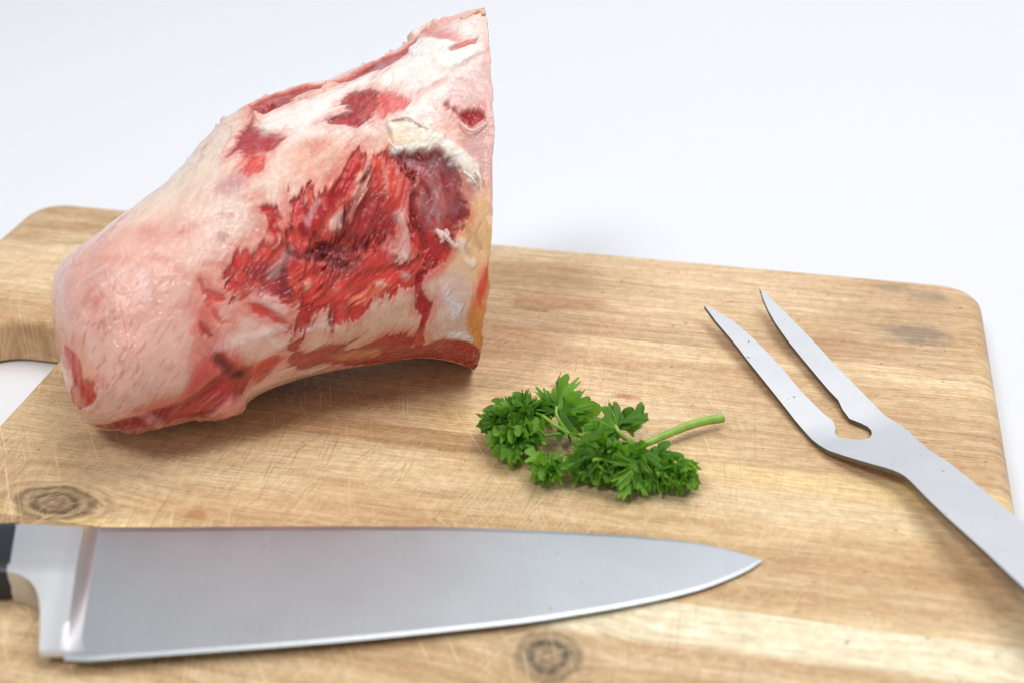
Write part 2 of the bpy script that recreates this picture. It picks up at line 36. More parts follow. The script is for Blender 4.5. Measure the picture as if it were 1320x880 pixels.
STROKES = [((214,128,116),0.2,0.15,1.2,-0.1,[(0.2103,0.595),(0.2732,0.7713),(0.319,0.9416),(0.3462,1.0936),(0.3605,1.2151)]),((214,128,116),0.2,0.1,0.8,-0.1,[(0.3491,1.1057),(0.372,1.1544),(0.3977,1.3003),(0.4235,1.4705),(0.4392,1.5556)]),((214,128,116),0.25,0.1,0.7,-0.1,[(0.3705,1.3003),(0.372,1.4218),(0.3691,1.5374),(0.3691,1.5921)]),((214,128,116),0.2,0.2,1.5,-0.1,[(0.2475,1.4097),(0.2847,1.5252),(0.3305,1.5678),(0.3634,1.5678)]),((250,236,232),0.33,0.3,1.0,0.2,[(0.2604,1.1908),(0.2976,1.124),(0.3305,1.1179),(0.3476,1.124)]),((250,236,232),0.28,0.2,0.8,0.2,[(0.226,1.0024),(0.2661,0.9598),(0.3004,0.9659)]),((250,236,232),0.28,0.3,1.5,0.2,[(0.3548,1.2334),(0.3634,1.3854),(0.3619,1.5009)]),((222,120,110),0.6,0.5,2,-0.1,[(0.2461,1.1969),(0.2604,1.1726),(0.2718,1.2395),(0.2632,1.3124)]),((210,100,90),0.35,0.15,0.8,-0.1,[(0.3763,1.1604),(0.4006,1.355),(0.4177,1.4766),(0.4506,1.5678)]),((206,112,98),0.5,0.2,0.8,-0.1,[(0.4421,1.4522),(0.4793,1.5252),(0.525,1.6225)]),((206,112,98),0.4,0.2,0.8,-0.1,[(0.4049,1.1057),(0.4464,1.1848),(0.5207,1.3307)]),((250,236,232),0.39,0.5,1.5,0.2,[(0.4535,1.9751),(0.5265,2.0724),(0.5708,2.0906),(0.6009,2.1149)]),((250,236,232),0.33,0.3,1.0,0.2,[(0.5579,2.042),(0.5808,2.2608),(0.608,2.1939)]),((250,236,232),0.33,0.5,2,0.3,[(0.5494,1.7988),(0.5765,1.8839),(0.598,1.9994)]),((250,236,232),0.28,0.4,1.5,0.2,[(0.6323,2.1939),(0.6609,2.2),(0.6953,2.273)]),((250,236,232),0.39,0.4,2,0.2,[(0.6123,1.6529),(0.598,1.7015),(0.5823,1.7137)]),((250,236,232),0.44,0.3,1,0.2,[(0.6695,1.4583),(0.6567,1.5191),(0.6509,1.5495)]),((226,196,200),0.27,0.25,0.9,0.3,[(0.8026,1.3124),(0.824,1.3915),(0.8426,1.4583),(0.8569,1.5191),(0.8684,1.5799),(0.877,1.6589),(0.8841,1.7319)]),((226,196,200),0.22,0.2,0.8,0.2,[(0.8398,1.4583),(0.834,1.5191),(0.8441,1.5678),(0.8612,1.6103),(0.8884,1.6468)]),((226,196,200),0.22,0.3,1.2,0.2,[(0.8569,1.4401),(0.8712,1.507),(0.8741,1.5678),(0.8898,1.6042),(0.9099,1.6286)]),((226,196,200),0.18,0.4,1.5,0.2,[(0.8698,1.4218),(0.8941,1.507),(0.9041,1.5678)]),((226,196,200),0.18,0.2,0.8,0.2,[(0.8255,1.5738),(0.8455,1.6042),(0.8612,1.6589),(0.8698,1.7258)]),((226,196,200),0.18,0.2,0.8,0.2,[(0.877,1.5678),(0.867,1.6164),(0.8555,1.665)]),((238,150,130),0.6,0.3,1,0.4,[(0.7597,1.2881),(0.7525,1.3915),(0.7353,1.4705),(0.721,1.5678)]),((238,150,130),0.6,0.25,0.8,0.4,[(0.7768,1.3003),(0.7811,1.4218),(0.784,1.5252)]),((236,160,140),0.55,0.2,0.8,0.4,[(0.7969,1.3671),(0.804,1.4583),(0.8011,1.5313)]),((96,20,30),0.7,0.3,0.8,-0.6,[(0.7539,1.3428),(0.7368,1.4583),(0.7167,1.5374),(0.7067,1.5738)]),((96,20,30),0.6,0.3,1.2,-0.6,[(0.6538,1.6954),(0.6824,1.7562),(0.7082,1.817),(0.7296,1.7988)]),((96,20,30),0.6,0.25,1,-0.5,[(0.6681,1.6589),(0.6967,1.7137),(0.7225,1.7197),(0.7425,1.7197)]),((96,20,30),0.6,0.3,1.2,-0.6,[(0.6137,1.6529),(0.6037,1.7441),(0.6052,1.8413),(0.618,1.9204)]),((96,20,30),0.5,0.25,1,-0.5,[(0.6066,1.6042),(0.6309,1.6954),(0.6509,1.6893)]),((96,20,30),0.6,0.3,1.2,-0.6,[(0.8269,1.507),(0.8255,1.5738),(0.8383,1.6711),(0.8555,1.7927)]),((110,24,34),0.6,0.3,1,-0.6,[(0.4464,2.0237),(0.4592,2.1027),(0.4721,2.2365),(0.5021,2.3459)]),((236,150,140),0.6,0.25,0.8,0.4,[(0.4134,2.6134),(0.4306,2.4675),(0.4492,2.3946)]),((236,150,140),0.6,0.25,0.8,0.4,[(0.4263,2.6864),(0.4421,2.5405),(0.4621,2.4675)]),((236,170,160),0.6,0.4,1.2,0.4,[(0.2747,2.4554),(0.3076,2.3946),(0.3362,2.4554),(0.3548,2.6134)]),((240,206,190),0.7,0.5,1.2,0.6,[(0.2475,2.0176),(0.2561,2.0967),(0.2418,2.2122),(0.216,2.352)]),((244,226,206),0.8,0.5,1.2,0.6,[(0.9041,1.7805),(0.9213,1.8109),(0.9313,1.8717),(0.9456,1.9021)]),((214,150,110),0.6,0.25,1,-0.4,[(0.9227,1.7076),(0.9328,1.7623),(0.9242,1.8109),(0.9371,1.8656)]),((214,150,110),0.6,0.25,1,-0.4,[(0.9542,1.7076),(0.9442,1.7684),(0.9614,1.8231)]),((250,244,238),0.7,0.8,2.5,0.5,[(0.6037,0.7774),(0.6595,0.7835),(0.7082,0.668),(0.7568,0.5768)]),((250,244,238),0.7,0.8,2.5,0.5,[(0.794,0.7045),(0.8484,0.7106),(0.897,0.7713)]),((226,180,172),0.6,0.4,1.5,-0.3,[(0.8741,0.972),(0.9156,0.9233),(0.9557,0.8565)]),((226,180,172),0.6,0.4,1.5,-0.3,[(0.8455,0.978),(0.9013,0.9902),(0.9342,1.0449)])]
STRANDS = [((244,222,212),0.4,[(0.9156,1.2638,-0.3),(0.9256,1.3063,0.1),(0.9385,1.3246,0.3),(0.9528,1.3124,0.2),(0.9728,1.2881,-0.2)]),((240,206,196),1.0,[(0.8755,1.7319,-0.2),(0.8841,1.7441,0.4),(0.8913,1.7684,0.6),(0.8984,1.7927,0.4),(0.907,1.817,-0.2)]),((240,206,196),0.8,[(0.8698,1.7137,-0.1),(0.8755,1.738,0.5),(0.8813,1.7684,0.4),(0.8784,1.7805,-0.1)]),((236,200,190),0.7,[(0.887,1.7197,-0.1),(0.8913,1.7441,0.6),(0.887,1.7562,0.8)]),((240,220,206),0.5,[(0.7883,1.0996,0.0),(0.8054,1.1057,0.5),(0.8226,1.124,0.5),(0.8398,1.1848,0.3),(0.8598,1.2516,0.0)]),((246,230,214),0.5,[(0.917,1.507,1.2),(0.9313,1.5374,1.9),(0.9413,1.5556,1.6),(0.9485,1.5678,0.6)]),((246,234,220),0.5,[(0.9413,1.513,1.2),(0.9542,1.5374,1.8),(0.9571,1.5617,1.2)]),((246,234,220),0.45,[(0.7883,1.2273,1.0),(0.794,1.2699,1.6),(0.8011,1.3063,1.0)]),((236,190,180),0.6,[(0.2532,2.3824,-0.2),(0.2675,2.3034,0.2),(0.279,2.2547,0.2),(0.2876,2.2487,-0.2)]),((228,190,160),1.0,[(0.9313,0.3944,-0.6),(0.9542,0.364,-0.2),(0.9785,0.3397,0.0),(0.9971,0.4127,-0.2)])]
FORK_POLY = [(-0.00633,-0.00836),(0.00466,-0.00893),(0.01334,-0.00883),(0.02193,-0.00884),(0.03135,-0.00925),(0.04286,-0.00945),(0.05308,-0.00964),(0.06166,-0.00984),(0.06728,-0.01007),(0.07356,-0.00999),(0.07888,-0.01008),(0.08324,-0.00969),(0.0881,-0.00916),(0.09462,-0.00632),(0.1022,-0.00234),(0.10607,-7e-05),(0.10867,0.00132),(0.11093,0.00208),(0.11329,0.00248),(0.11595,0.00238),(0.11999,0.0019),(0.12702,0.001),(0.13837,-5e-05),(0.15891,-0.00132),(0.17806,-0.00302),(0.20227,-0.00317),(0.25227,-0.00332),(0.31227,-0.00332),(0.35727,-0.00302),(0.36727,-0.00181),(0.37027,0),(0.36727,0.01073),(0.35727,0.01788),(0.31227,0.01967),(0.25227,0.01967),(0.20227,0.01877),(0.15061,0.01788),(0.13104,0.0189),(0.11117,0.01988),(0.10642,0.01946),(0.10064,0.01943),(0.092,0.02066),(0.08653,0.02198),(0.08131,0.02216),(0.07798,0.02127),(0.07461,0.02037),(0.0699,0.02022),(0.05973,0.0199),(0.05011,0.0196),(0.03997,0.01928),(0.02805,0.01935),(0.0161,0.019),(0.0077,0.01873),(-0.00041,0.01825),(-0.00568,0.01805),(-0.00945,0.01785),(-0.01118,0.01742),(-0.009,0.0168),(-0.00395,0.01518),(0.00322,0.01335),(0.01273,0.01166),(0.02321,0.01057),(0.0353,0.01001),(0.04774,0.00964),(0.0557,0.00944),(0.06194,0.00967),(0.06711,0.00835),(0.07246,0.00793),(0.07611,0.01021),(0.07845,0.01117),(0.08093,0.01114),(0.08336,0.00991),(0.08563,0.0076),(0.08504,0.00361),(0.08278,0.00037),(0.08054,-0.00119),(0.07816,-0.00098),(0.07536,0.00094),(0.0715,0.00198),(0.06708,0.00092),(0.0619,0.00055),(0.05351,-2e-05),(0.04304,0.00012),(0.0314,-3e-05),(0.02665,-0.00035),(0.01886,-0.00088),(0.01212,-0.0018),(0.00548,-0.00287),(0.00016,-0.00493),(-0.00544,-0.00733)]
FORK_SLOT = 0.00473
FORK_T1 = 0.078
FORK_T2 = 0.114
FORK_ORG = (0.10806,0.09689,0.02)
FORK_AX = (0.50724,-0.8618)
FORK_Z = [(-0.05,0.0095),(0.0,0.0065),(0.05794,0.003),(0.07394,0.002),(0.08194,0.0021),(0.10661,0.0068),(0.11861,0.0085),(0.17227,0.0155),(0.20227,0.02),(0.24227,0.022),(0.29227,0.017),(0.34227,0.004),(0.36227,-0.004),(0.37227,-0.0175)]
KN_ORG = (-0.06698,-0.10314,0.02)
KN_AX = (0.95275,0.30376)
KN_L = 0.20331
SPINE = [(0.00279,0.03126),(0.01051,0.03059),(0.02644,0.02921),(0.04924,0.02761),(0.07213,0.02601),(0.10894,0.02282),(0.12734,0.02047),(0.1411,0.01853),(0.15482,0.0164),(0.1639,0.01468),(0.17292,0.01279),(0.18183,0.01054),(0.18836,0.00832),(0.19367,0.00604),(0.19881,0.00325),(0.20118,0.00161),(0.20331,-0.0)]
EDGE = [(0.00958,-0.02505),(0.01486,-0.02581),(0.02222,-0.02572),(0.04226,-0.02525),(0.06257,-0.02479),(0.08315,-0.02402),(0.10406,-0.02278),(0.12535,-0.02122),(0.13618,-0.02012),(0.1472,-0.01854),(0.15838,-0.01677),(0.16982,-0.0145),(0.17683,-0.0128),(0.18404,-0.01059),(0.19031,-0.00791),(0.19546,-0.00544),(0.19952,-0.00302),(0.20326,-0.00017)]
BOLSTER = [(-0.0121,0.02619),(-0.00333,0.0256),(0.00782,0.02407),(0.00844,0.02823),(0.00986,0.02956),(0.01305,0.03006),(0.0131,0.0023),(0.014,-0.02186),(0.0103,-0.02277),(0.00184,-0.02199),(0.00073,-0.01266),(-0.0,-0.00745),(-0.00099,-0.00356),(-0.00217,-0.0008),(-0.00404,0.00188),(-0.00616,0.00362),(-0.00839,0.00472),(-0.01077,0.00549)]
BOL_SL = -0.02294
BOL_D0 = 0.00796
HAND = [(-0.0128,0.02996),(-0.01073,0.00537)]
PAR_ORG = [0.08456, 0.00975, 0.02]
STEMS = [(0.0017,0.0021,[(0.00056,-0.00396,0.004),(0.0049,-0.00021,0.0045),(0.01062,0.00526,0.005),(0.01766,0.01182,0.005),(0.02549,0.01702,0.0045)]),(0.0014,0.001,[(0.00056,-0.00396,0.004),(-0.00596,-0.00439,0.004),(-0.01216,-0.00591,0.006),(-0.01976,-0.00623,0.007),(-0.02353,-0.00667,0.008)]),(0.001,0.0008,[(-0.02353,-0.00667,0.008),(-0.02744,-0.00637,0.01),(-0.03204,-0.00221,0.01),(-0.03487,-0.0009,0.01)]),(0.0009,0.0007,[(-0.02328,-0.00662,0.008),(-0.02579,-0.00572,0.011),(-0.02739,-0.00403,0.013),(-0.02753,-0.00187,0.014)]),(0.0009,0.0007,[(-0.02361,-0.0061,0.007),(-0.02822,-0.00599,0.006),(-0.03218,-0.00817,0.006),(-0.03747,-0.01133,0.008)]),(0.0012,0.0008,[(0.00056,-0.00396,0.004),(-0.00374,-0.00717,0.008),(-0.00629,-0.00768,0.011),(-0.00783,-0.00588,0.012)]),(0.0011,0.0008,[(0.00056,-0.00396,0.004),(-0.00263,-0.01111,0.006),(-0.00653,-0.01975,0.009),(-0.01181,-0.02601,0.012)]),(0.001,0.0007,[(0.00056,-0.00396,0.004),(0.0034,-0.01164,0.006),(0.00625,-0.01998,0.008),(0.0087,-0.02453,0.008)]),(0.0009,0.0006,[(0.00467,-0.014,0.006),(0.00958,-0.0193,0.008),(0.01363,-0.02101,0.008),(0.01741,-0.02025,0.008)]),(0.001,0.0007,[(-0.00458,-0.01574,0.008),(-0.0111,-0.02181,0.008),(-0.01938,-0.02361,0.006),(-0.02641,-0.02575,0.005)])]
LEAVES = [((-0.03955,-0.00595,0.01167),(-0.04522,-0.00733,0.01554),0.00804,0),((-0.04056,0.00021,0.0082),(-0.04791,0.00582,0.00841),0.00864,2),((-0.0424,-0.002,0.01068),(-0.04757,-0.0003,0.01235),0.00663,3),((-0.04269,-0.00494,0.01275),(-0.04731,-0.00509,0.01533),0.00636,6),((-0.03837,-0.00186,0.01164),(-0.04222,0.00075,0.01494),0.00676,2),((-0.03803,-0.00252,0.01233),(-0.0415,-0.00058,0.01619),0.00669,2),((-0.03738,-0.00357,0.0103),(-0.04306,-0.00158,0.01431),0.00873,3),((-0.03758,-0.00413,0.01292),(-0.0409,-0.00363,0.01772),0.00682,6),((-0.0471,-0.00224,0.00542),(-0.05351,-0.00107,0.00417),0.00715,1),((-0.04491,-0.00656,0.00785),(-0.05083,-0.00759,0.00777),0.00724,5),((-0.04664,-0.00702,0.0084),(-0.05193,-0.008,0.00857),0.0065,2),((-0.04452,-0.00818,0.00977),(-0.05051,-0.0102,0.0108),0.00765,0),((-0.04225,-0.00441,0.00926),(-0.04963,-0.00415,0.01039),0.00894,6),((-0.04404,0.00014,0.00702),(-0.05072,0.00338,0.00637),0.00733,2),((-0.0421,-0.00178,0.00798),(-0.04916,0.00079,0.00797),0.00804,7),((-0.04321,-0.00627,0.01057),(-0.04894,-0.00727,0.0122),0.00727,1),((-0.04102,-0.00832,0.00543),(-0.04654,-0.01123,0.00337),0.00795,6),((-0.04147,-0.0104,0.00684),(-0.04747,-0.01505,0.00589),0.00894,2),((-0.04113,-0.00898,0.00535),(-0.04601,-0.01196,0.0035),0.00726,5),((-0.04088,-0.01213,0.00726),(-0.04524,-0.01693,0.00677),0.00717,4),((-0.03813,-0.01391,0.00744),(-0.04193,-0.02265,0.00689),0.00908,6),((-0.03923,-0.01223,0.00417),(-0.04208,-0.01641,0.002),0.00641,6),((-0.0381,-0.01549,0.00639),(-0.04045,-0.02184,0.00541),0.00672,5),((-0.03837,-0.01558,0.00722),(-0.04169,-0.02407,0.0066),0.00864,6),((-0.03614,-0.01149,0.00739),(-0.03821,-0.01847,0.00676),0.00661,4),((-0.03616,-0.00866,0.00511),(-0.03833,-0.01287,0.002),0.00671,7),((-0.03556,-0.00701,0.00627),(-0.0389,-0.0124,0.00219),0.00897,7),((-0.03607,-0.01216,0.00796),(-0.03831,-0.02081,0.00791),0.00744,2),((-0.03751,-0.00567,0.00859),(-0.04389,-0.00753,0.00971),0.00805,4),((-0.03753,-0.00588,0.00854),(-0.04361,-0.008,0.0095),0.00774,5),((-0.03647,-0.00699,0.00912),(-0.04222,-0.0127,0.01191),0.00824,4),((-0.03713,-0.00943,0.01036),(-0.04248,-0.01816,0.01473),0.00863,5),((-0.03938,-0.00764,0.00863),(-0.04546,-0.01107,0.00938),0.00812,4),((-0.04089,-0.0087,0.00856),(-0.04624,-0.01188,0.009),0.00722,5),((-0.03929,-0.01129,0.00988),(-0.04393,-0.01731,0.01163),0.00728,5),((-0.03989,-0.00904,0.00828),(-0.04615,-0.01377,0.0086),0.00887,5),((-0.03438,-0.00489,0.00802),(-0.03899,-0.00859,0.00833),0.00896,5),((-0.03432,-0.00524,0.00824),(-0.0377,-0.01561,0.01276),0.00891,6),((-0.03429,-0.00518,0.00822),(-0.03717,-0.01445,0.01232),0.0068,6),((-0.03435,-0.00501,0.00806),(-0.03843,-0.01098,0.00917),0.00716,0),((-0.03519,-0.00244,0.0081),(-0.03913,0.00601,0.00845),0.00686,2),((-0.03509,-0.00306,0.00813),(-0.04022,0.00569,0.00881),0.00806,0),((-0.03438,-0.0044,0.00814),(-0.03919,0.00115,0.01086),0.00879,0),((-0.03504,-0.00282,0.00793),(-0.03984,0.00711,0.00758),0.00747,3),((-0.02801,-0.00059,0.01121),(-0.0304,0.00786,0.01524),0.01042,4),((-0.0278,-0.00068,0.01137),(-0.02627,0.00598,0.01838),0.01297,0),((-0.02766,-0.00066,0.01126),(-0.02328,0.0065,0.0161),0.01171,4),((-0.02756,-0.00085,0.01113),(-0.02129,0.00267,0.0135),0.0134,5),((-0.02774,-0.0008,0.01089),(-0.02487,0.00362,0.00882),0.01137,3),((-0.00934,-0.01561,0.00981),(-0.01567,-0.01745,0.01415),0.009,0),((-0.01092,-0.01492,0.00942),(-0.01655,-0.01501,0.01132),0.00738,5),((-0.00974,-0.01392,0.00882),(-0.01586,-0.01205,0.01045),0.00806,3),((-0.0106,-0.01396,0.00882),(-0.01659,-0.01257,0.01007),0.00768,2),((-0.01269,-0.01851,0.00798),(-0.01844,-0.02201,0.00797),0.00797,6),((-0.01231,-0.02042,0.00991),(-0.01671,-0.02482,0.01144),0.00637,2),((-0.01326,-0.01789,0.00776),(-0.01895,-0.02051,0.00755),0.00764,4),((-0.01414,-0.01817,0.0079),(-0.01896,-0.0203,0.00784),0.00643,4),((-0.01041,-0.0115,0.01038),(-0.01442,-0.00785,0.01292),0.00699,2),((-0.0093,-0.01506,0.01125),(-0.01384,-0.01548,0.01694),0.00831,1),((-0.01104,-0.01304,0.01158),(-0.01479,-0.01147,0.01466),0.00636,4),((-0.00999,-0.01351,0.01056),(-0.01503,-0.01144,0.01445),0.00834,2),((-0.01132,-0.02234,0.01132),(-0.01538,-0.02906,0.01433),0.00642,3),((-0.01,-0.01918,0.00957),(-0.01421,-0.02474,0.01161),0.00636,7),((-0.00822,-0.01727,0.00895),(-0.0138,-0.02612,0.01246),0.00869,3),((-0.00945,-0.01756,0.00845),(-0.01543,-0.02342,0.00943),0.00881,0),((-0.01271,-0.02062,0.0076),(-0.01801,-0.02566,0.00725),0.00824,4),((-0.01385,-0.02016,0.00613),(-0.01822,-0.02337,0.00498),0.00671,5),((-0.01356,-0.01731,0.00464),(-0.01896,-0.01926,0.002),0.00781,3),((-0.0141,-0.02229,0.00833),(-0.01868,-0.02688,0.00854),0.00706,5),((-0.00734,-0.01837,0.00837),(-0.0095,-0.03,0.00961),0.00832,0),((-0.00909,-0.02191,0.00917),(-0.01195,-0.03037,0.01059),0.00666,1),((-0.00819,-0.01917,0.00893),(-0.01197,-0.03015,0.01134),0.00829,2),((-0.0094,-0.01836,0.00646),(-0.01278,-0.0227,0.00454),0.00683,3),((-0.00683,-0.01511,0.00793),(-0.00956,-0.01981,0.00658),0.00644,0),((-0.00679,-0.01543,0.00815),(-0.00876,-0.02606,0.01099),0.0079,0),((-0.00676,-0.01538,0.0081),(-0.00827,-0.02524,0.00992),0.00751,5),((-0.00679,-0.01537,0.00813),(-0.00884,-0.02502,0.01055),0.00885,4),((-0.00967,-0.01957,0.00528),(-0.01323,-0.02515,0.002),0.00884,3),((-0.01007,-0.02033,0.0047),(-0.01282,-0.02472,0.002),0.00702,3),((-0.00983,-0.01925,0.00528),(-0.01359,-0.02445,0.002),0.00871,0),((-0.01073,-0.02054,0.00483),(-0.01433,-0.02553,0.002),0.00813,1),((-0.00747,-0.01873,0.0059),(-0.00866,-0.0245,0.0027),0.00772,5),((-0.00761,-0.0194,0.00509),(-0.00856,-0.02402,0.00208),0.00662,2),((-0.0072,-0.01967,0.00697),(-0.00817,-0.02868,0.005),0.00893,1),((-0.00719,-0.01811,0.00602),(-0.00821,-0.02458,0.002),0.00901,6),((-0.00816,-0.0168,0.00957),(-0.01306,-0.02343,0.01491),0.0073,5),((-0.00699,-0.01521,0.00824),(-0.0128,-0.02198,0.01287),0.00852,4),((-0.00697,-0.01533,0.00831),(-0.01233,-0.02428,0.01414),0.00854,3),((-0.00721,-0.01492,0.00817),(-0.01364,-0.01571,0.01027),0.00837,3),((-0.00646,-0.00527,0.01044),(-0.01085,0.0023,0.01429),0.01025,5),((-0.00656,-0.00551,0.01028),(-0.01233,0.00039,0.01296),0.00944,6),((-0.00612,-0.00577,0.01016),(-0.00909,0.00074,0.01323),0.01078,1),((-0.00616,-0.00566,0.00986),(-0.00983,0.00292,0.00722),0.01099,4),((-0.02478,-0.0242,0.00504),(-0.02966,-0.02575,0.00538),0.00637,0),((-0.0252,-0.02389,0.00472),(-0.03134,-0.023,0.00295),0.00736,0),((-0.0245,-0.02424,0.00513),(-0.02942,-0.02825,0.00756),0.00791,1),((-0.02583,-0.02349,0.0048),(-0.03277,-0.02112,0.00392),0.00817,2),((-0.02663,-0.02464,0.00576),(-0.0313,-0.02585,0.00725),0.00617,6),((-0.02491,-0.02376,0.00487),(-0.03224,-0.02085,0.00348),0.00851,5),((-0.02442,-0.02411,0.00485),(-0.02779,-0.02562,0.002),0.00683,3),((-0.02445,-0.02418,0.00494),(-0.02834,-0.027,0.00387),0.00655,4),((-0.02486,-0.02435,0.00462),(-0.02867,-0.02632,0.00228),0.0061,0),((-0.02441,-0.02401,0.00508),(-0.02754,-0.02372,0.00652),0.00617,1),((-0.0245,-0.02376,0.00489),(-0.02934,-0.01858,0.00274),0.00799,7),((-0.02448,-0.02385,0.00501),(-0.02901,-0.02046,0.00518),0.00622,0),((0.00406,-0.01462,0.00621),(0.0017,-0.02461,0.01012),0.0067,0),((0.00399,-0.01468,0.00621),(0.0003,-0.02573,0.01012),0.00929,3),((0.00394,-0.01432,0.00599),(-0.00071,-0.01856,0.00586),0.00808,2),((0.00222,-0.01583,0.00481),(-0.00241,-0.0199,0.002),0.00828,5),((0.00167,-0.01864,0.006),(-0.00244,-0.02607,0.006),0.00796,0),((0.00192,-0.01881,0.00651),(-0.00279,-0.02864,0.00761),0.00918,3),((0.0003,-0.02448,0.00558),(-0.00284,-0.03285,0.00524),0.00815,4),((0.00065,-0.02063,0.00408),(-0.00311,-0.02752,0.002),0.00891,3),((0.00118,-0.0238,0.00514),(-0.00157,-0.0326,0.00433),0.00856,4),((0.00424,-0.01435,0.00603),(0.00525,-0.01919,0.0066),0.00674,4),((0.00429,-0.01467,0.00626),(0.00623,-0.02558,0.01116),0.00909,6),((0.00426,-0.01476,0.00621),(0.00566,-0.02713,0.01023),0.00872,2),((0.00514,-0.01682,0.00624),(0.00897,-0.02777,0.00724),0.00821,0),((0.00461,-0.01516,0.00619),(0.0095,-0.02761,0.0085),0.00865,6),((0.00452,-0.01463,0.00576),(0.00807,-0.02046,0.0031),0.00817,7),((0.00427,-0.01434,0.00626),(0.00582,-0.0191,0.01111),0.0085,0),((0.00423,-0.01412,0.00609),(0.00501,-0.01472,0.00786),0.00664,4),((0.00429,-0.01417,0.00612),(0.00618,-0.0156,0.00843),0.00928,5),((0.00701,-0.02074,0.00501),(0.00995,-0.02764,0.00395),0.00714,2),((0.00625,-0.01887,0.00443),(0.00937,-0.02603,0.002),0.00865,2),((0.00761,-0.02027,0.00402),(0.01104,-0.02639,0.002),0.00784,5),((0.00369,-0.01646,0.00537),(0.00214,-0.02386,0.00337),0.00784,0),((0.00422,-0.01549,0.00628),(0.00456,-0.03206,0.00976),0.00876,0),((0.00397,-0.01611,0.00506),(0.00335,-0.02169,0.00242),0.00686,0),((0.014,-0.02015,0.00748),(0.01876,-0.02393,0.00905),0.00601,6),((0.01278,-0.01894,0.00687),(0.01799,-0.01824,0.00443),0.00712,5),((0.01284,-0.01917,0.00707),(0.01899,-0.02283,0.00847),0.0079,0),((0.01271,-0.01911,0.00723),(0.01652,-0.0218,0.01165),0.00752,7),((0.0127,-0.01909,0.0072),(0.01621,-0.02131,0.01103),0.00691,4),((0.01269,-0.01887,0.00703),(0.01611,-0.01695,0.00759),0.00825,7),((0.01404,-0.01942,0.00612),(0.01942,-0.02095,0.00301),0.00816,0),((0.01535,-0.02157,0.0068),(0.01958,-0.02542,0.00651),0.00619,0),((0.0141,-0.01931,0.00595),(0.01849,-0.02023,0.00306),0.00674,7),((0.01268,-0.01929,0.00702),(0.0159,-0.02526,0.0073),0.00733,0),((0.01268,-0.01917,0.00694),(0.01597,-0.02285,0.00575),0.00731,3),((0.0126,-0.01901,0.00684),(0.01438,-0.01977,0.00385),0.00666,6),((0.01257,-0.01935,0.00694),(0.01369,-0.02635,0.00573),0.00671,1),((0.01237,-0.02038,0.0057),(0.01201,-0.0239,0.0024),0.00602,5),((0.01256,-0.01935,0.00689),(0.01357,-0.02643,0.00489),0.0077,3)]
SEC = np.array(SEC)

def interp_sections(SEC, s):
    # SEC rows: centre(3) half-up(3) half-depth(3) bow(3); Catmull-Rom along s in 0..1
    K = len(SEC); x = np.clip(s, 0, 1) * (K - 1)
    i = np.clip(np.floor(x).astype(int), 0, K - 2); f = (x - i)[:, None]
    p0 = SEC[np.clip(i - 1, 0, K - 1)]; p1 = SEC[i]; p2 = SEC[i + 1]; p3 = SEC[np.clip(i + 2, 0, K - 1)]
    return .5 * (2 * p1 + (p2 - p0) * f + (2 * p0 - 5 * p1 + 4 * p2 - p3) * f * f + (3 * p1 - p0 - 3 * p2 + p3) * f ** 3)
def meat_base(SEC, s, th):
    # th = 0 top, pi/2 towards the front, pi underside, 3pi/2 the far side
    R = interp_sections(SEC, s); n = 2 / 2.35
    c, d = np.cos(th), np.sin(th)
    c = np.sign(c) * np.abs(c) ** n; e = np.sign(d) * np.abs(d) ** n
    return R[:, 0:3] + R[:, 3:6] * c[:, None] + R[:, 6:9] * e[:, None] + R[:, 9:12] * (d * d)[:, None]

# ------------------------------------------------------------------ helpers
def lin(c):
    c = np.asarray(c, float) / 255.; return np.where(c <= .04045, c / 12.92, ((c + .055) / 1.055) ** 2.4)
def lin4(c): return tuple(float(v) for v in lin(c)) + (1,)
def obj(name, me, mat, parent=None, loc=(0, 0, 0)):
    o = bpy.data.objects.new(name, me); C.objects.link(o); o.location = loc
    if mat and not me.materials: me.materials.append(mat)
    if parent: o.parent = parent
    return o
def empty(name, loc, rz=0):
    o = bpy.data.objects.new(name, None); C.objects.link(o); o.location = loc; o.rotation_euler = (0, 0, rz)
    o.empty_display_size = .02; return o
def tag(o, label=None, cat=None, kind=None):
    if label: o['label'] = label
    if cat: o['category'] = cat
    if kind: o['kind'] = kind
    return o
def smooth(me, angle=None):
    me.polygons.foreach_set('use_smooth', [True] * len(me.polygons))
    if angle is not None: me.set_sharp_from_angle(angle=angle)
    return me
def bm_mesh(name, bm):
    me = bpy.data.meshes.new(name); bm.to_mesh(me); bm.free(); return me

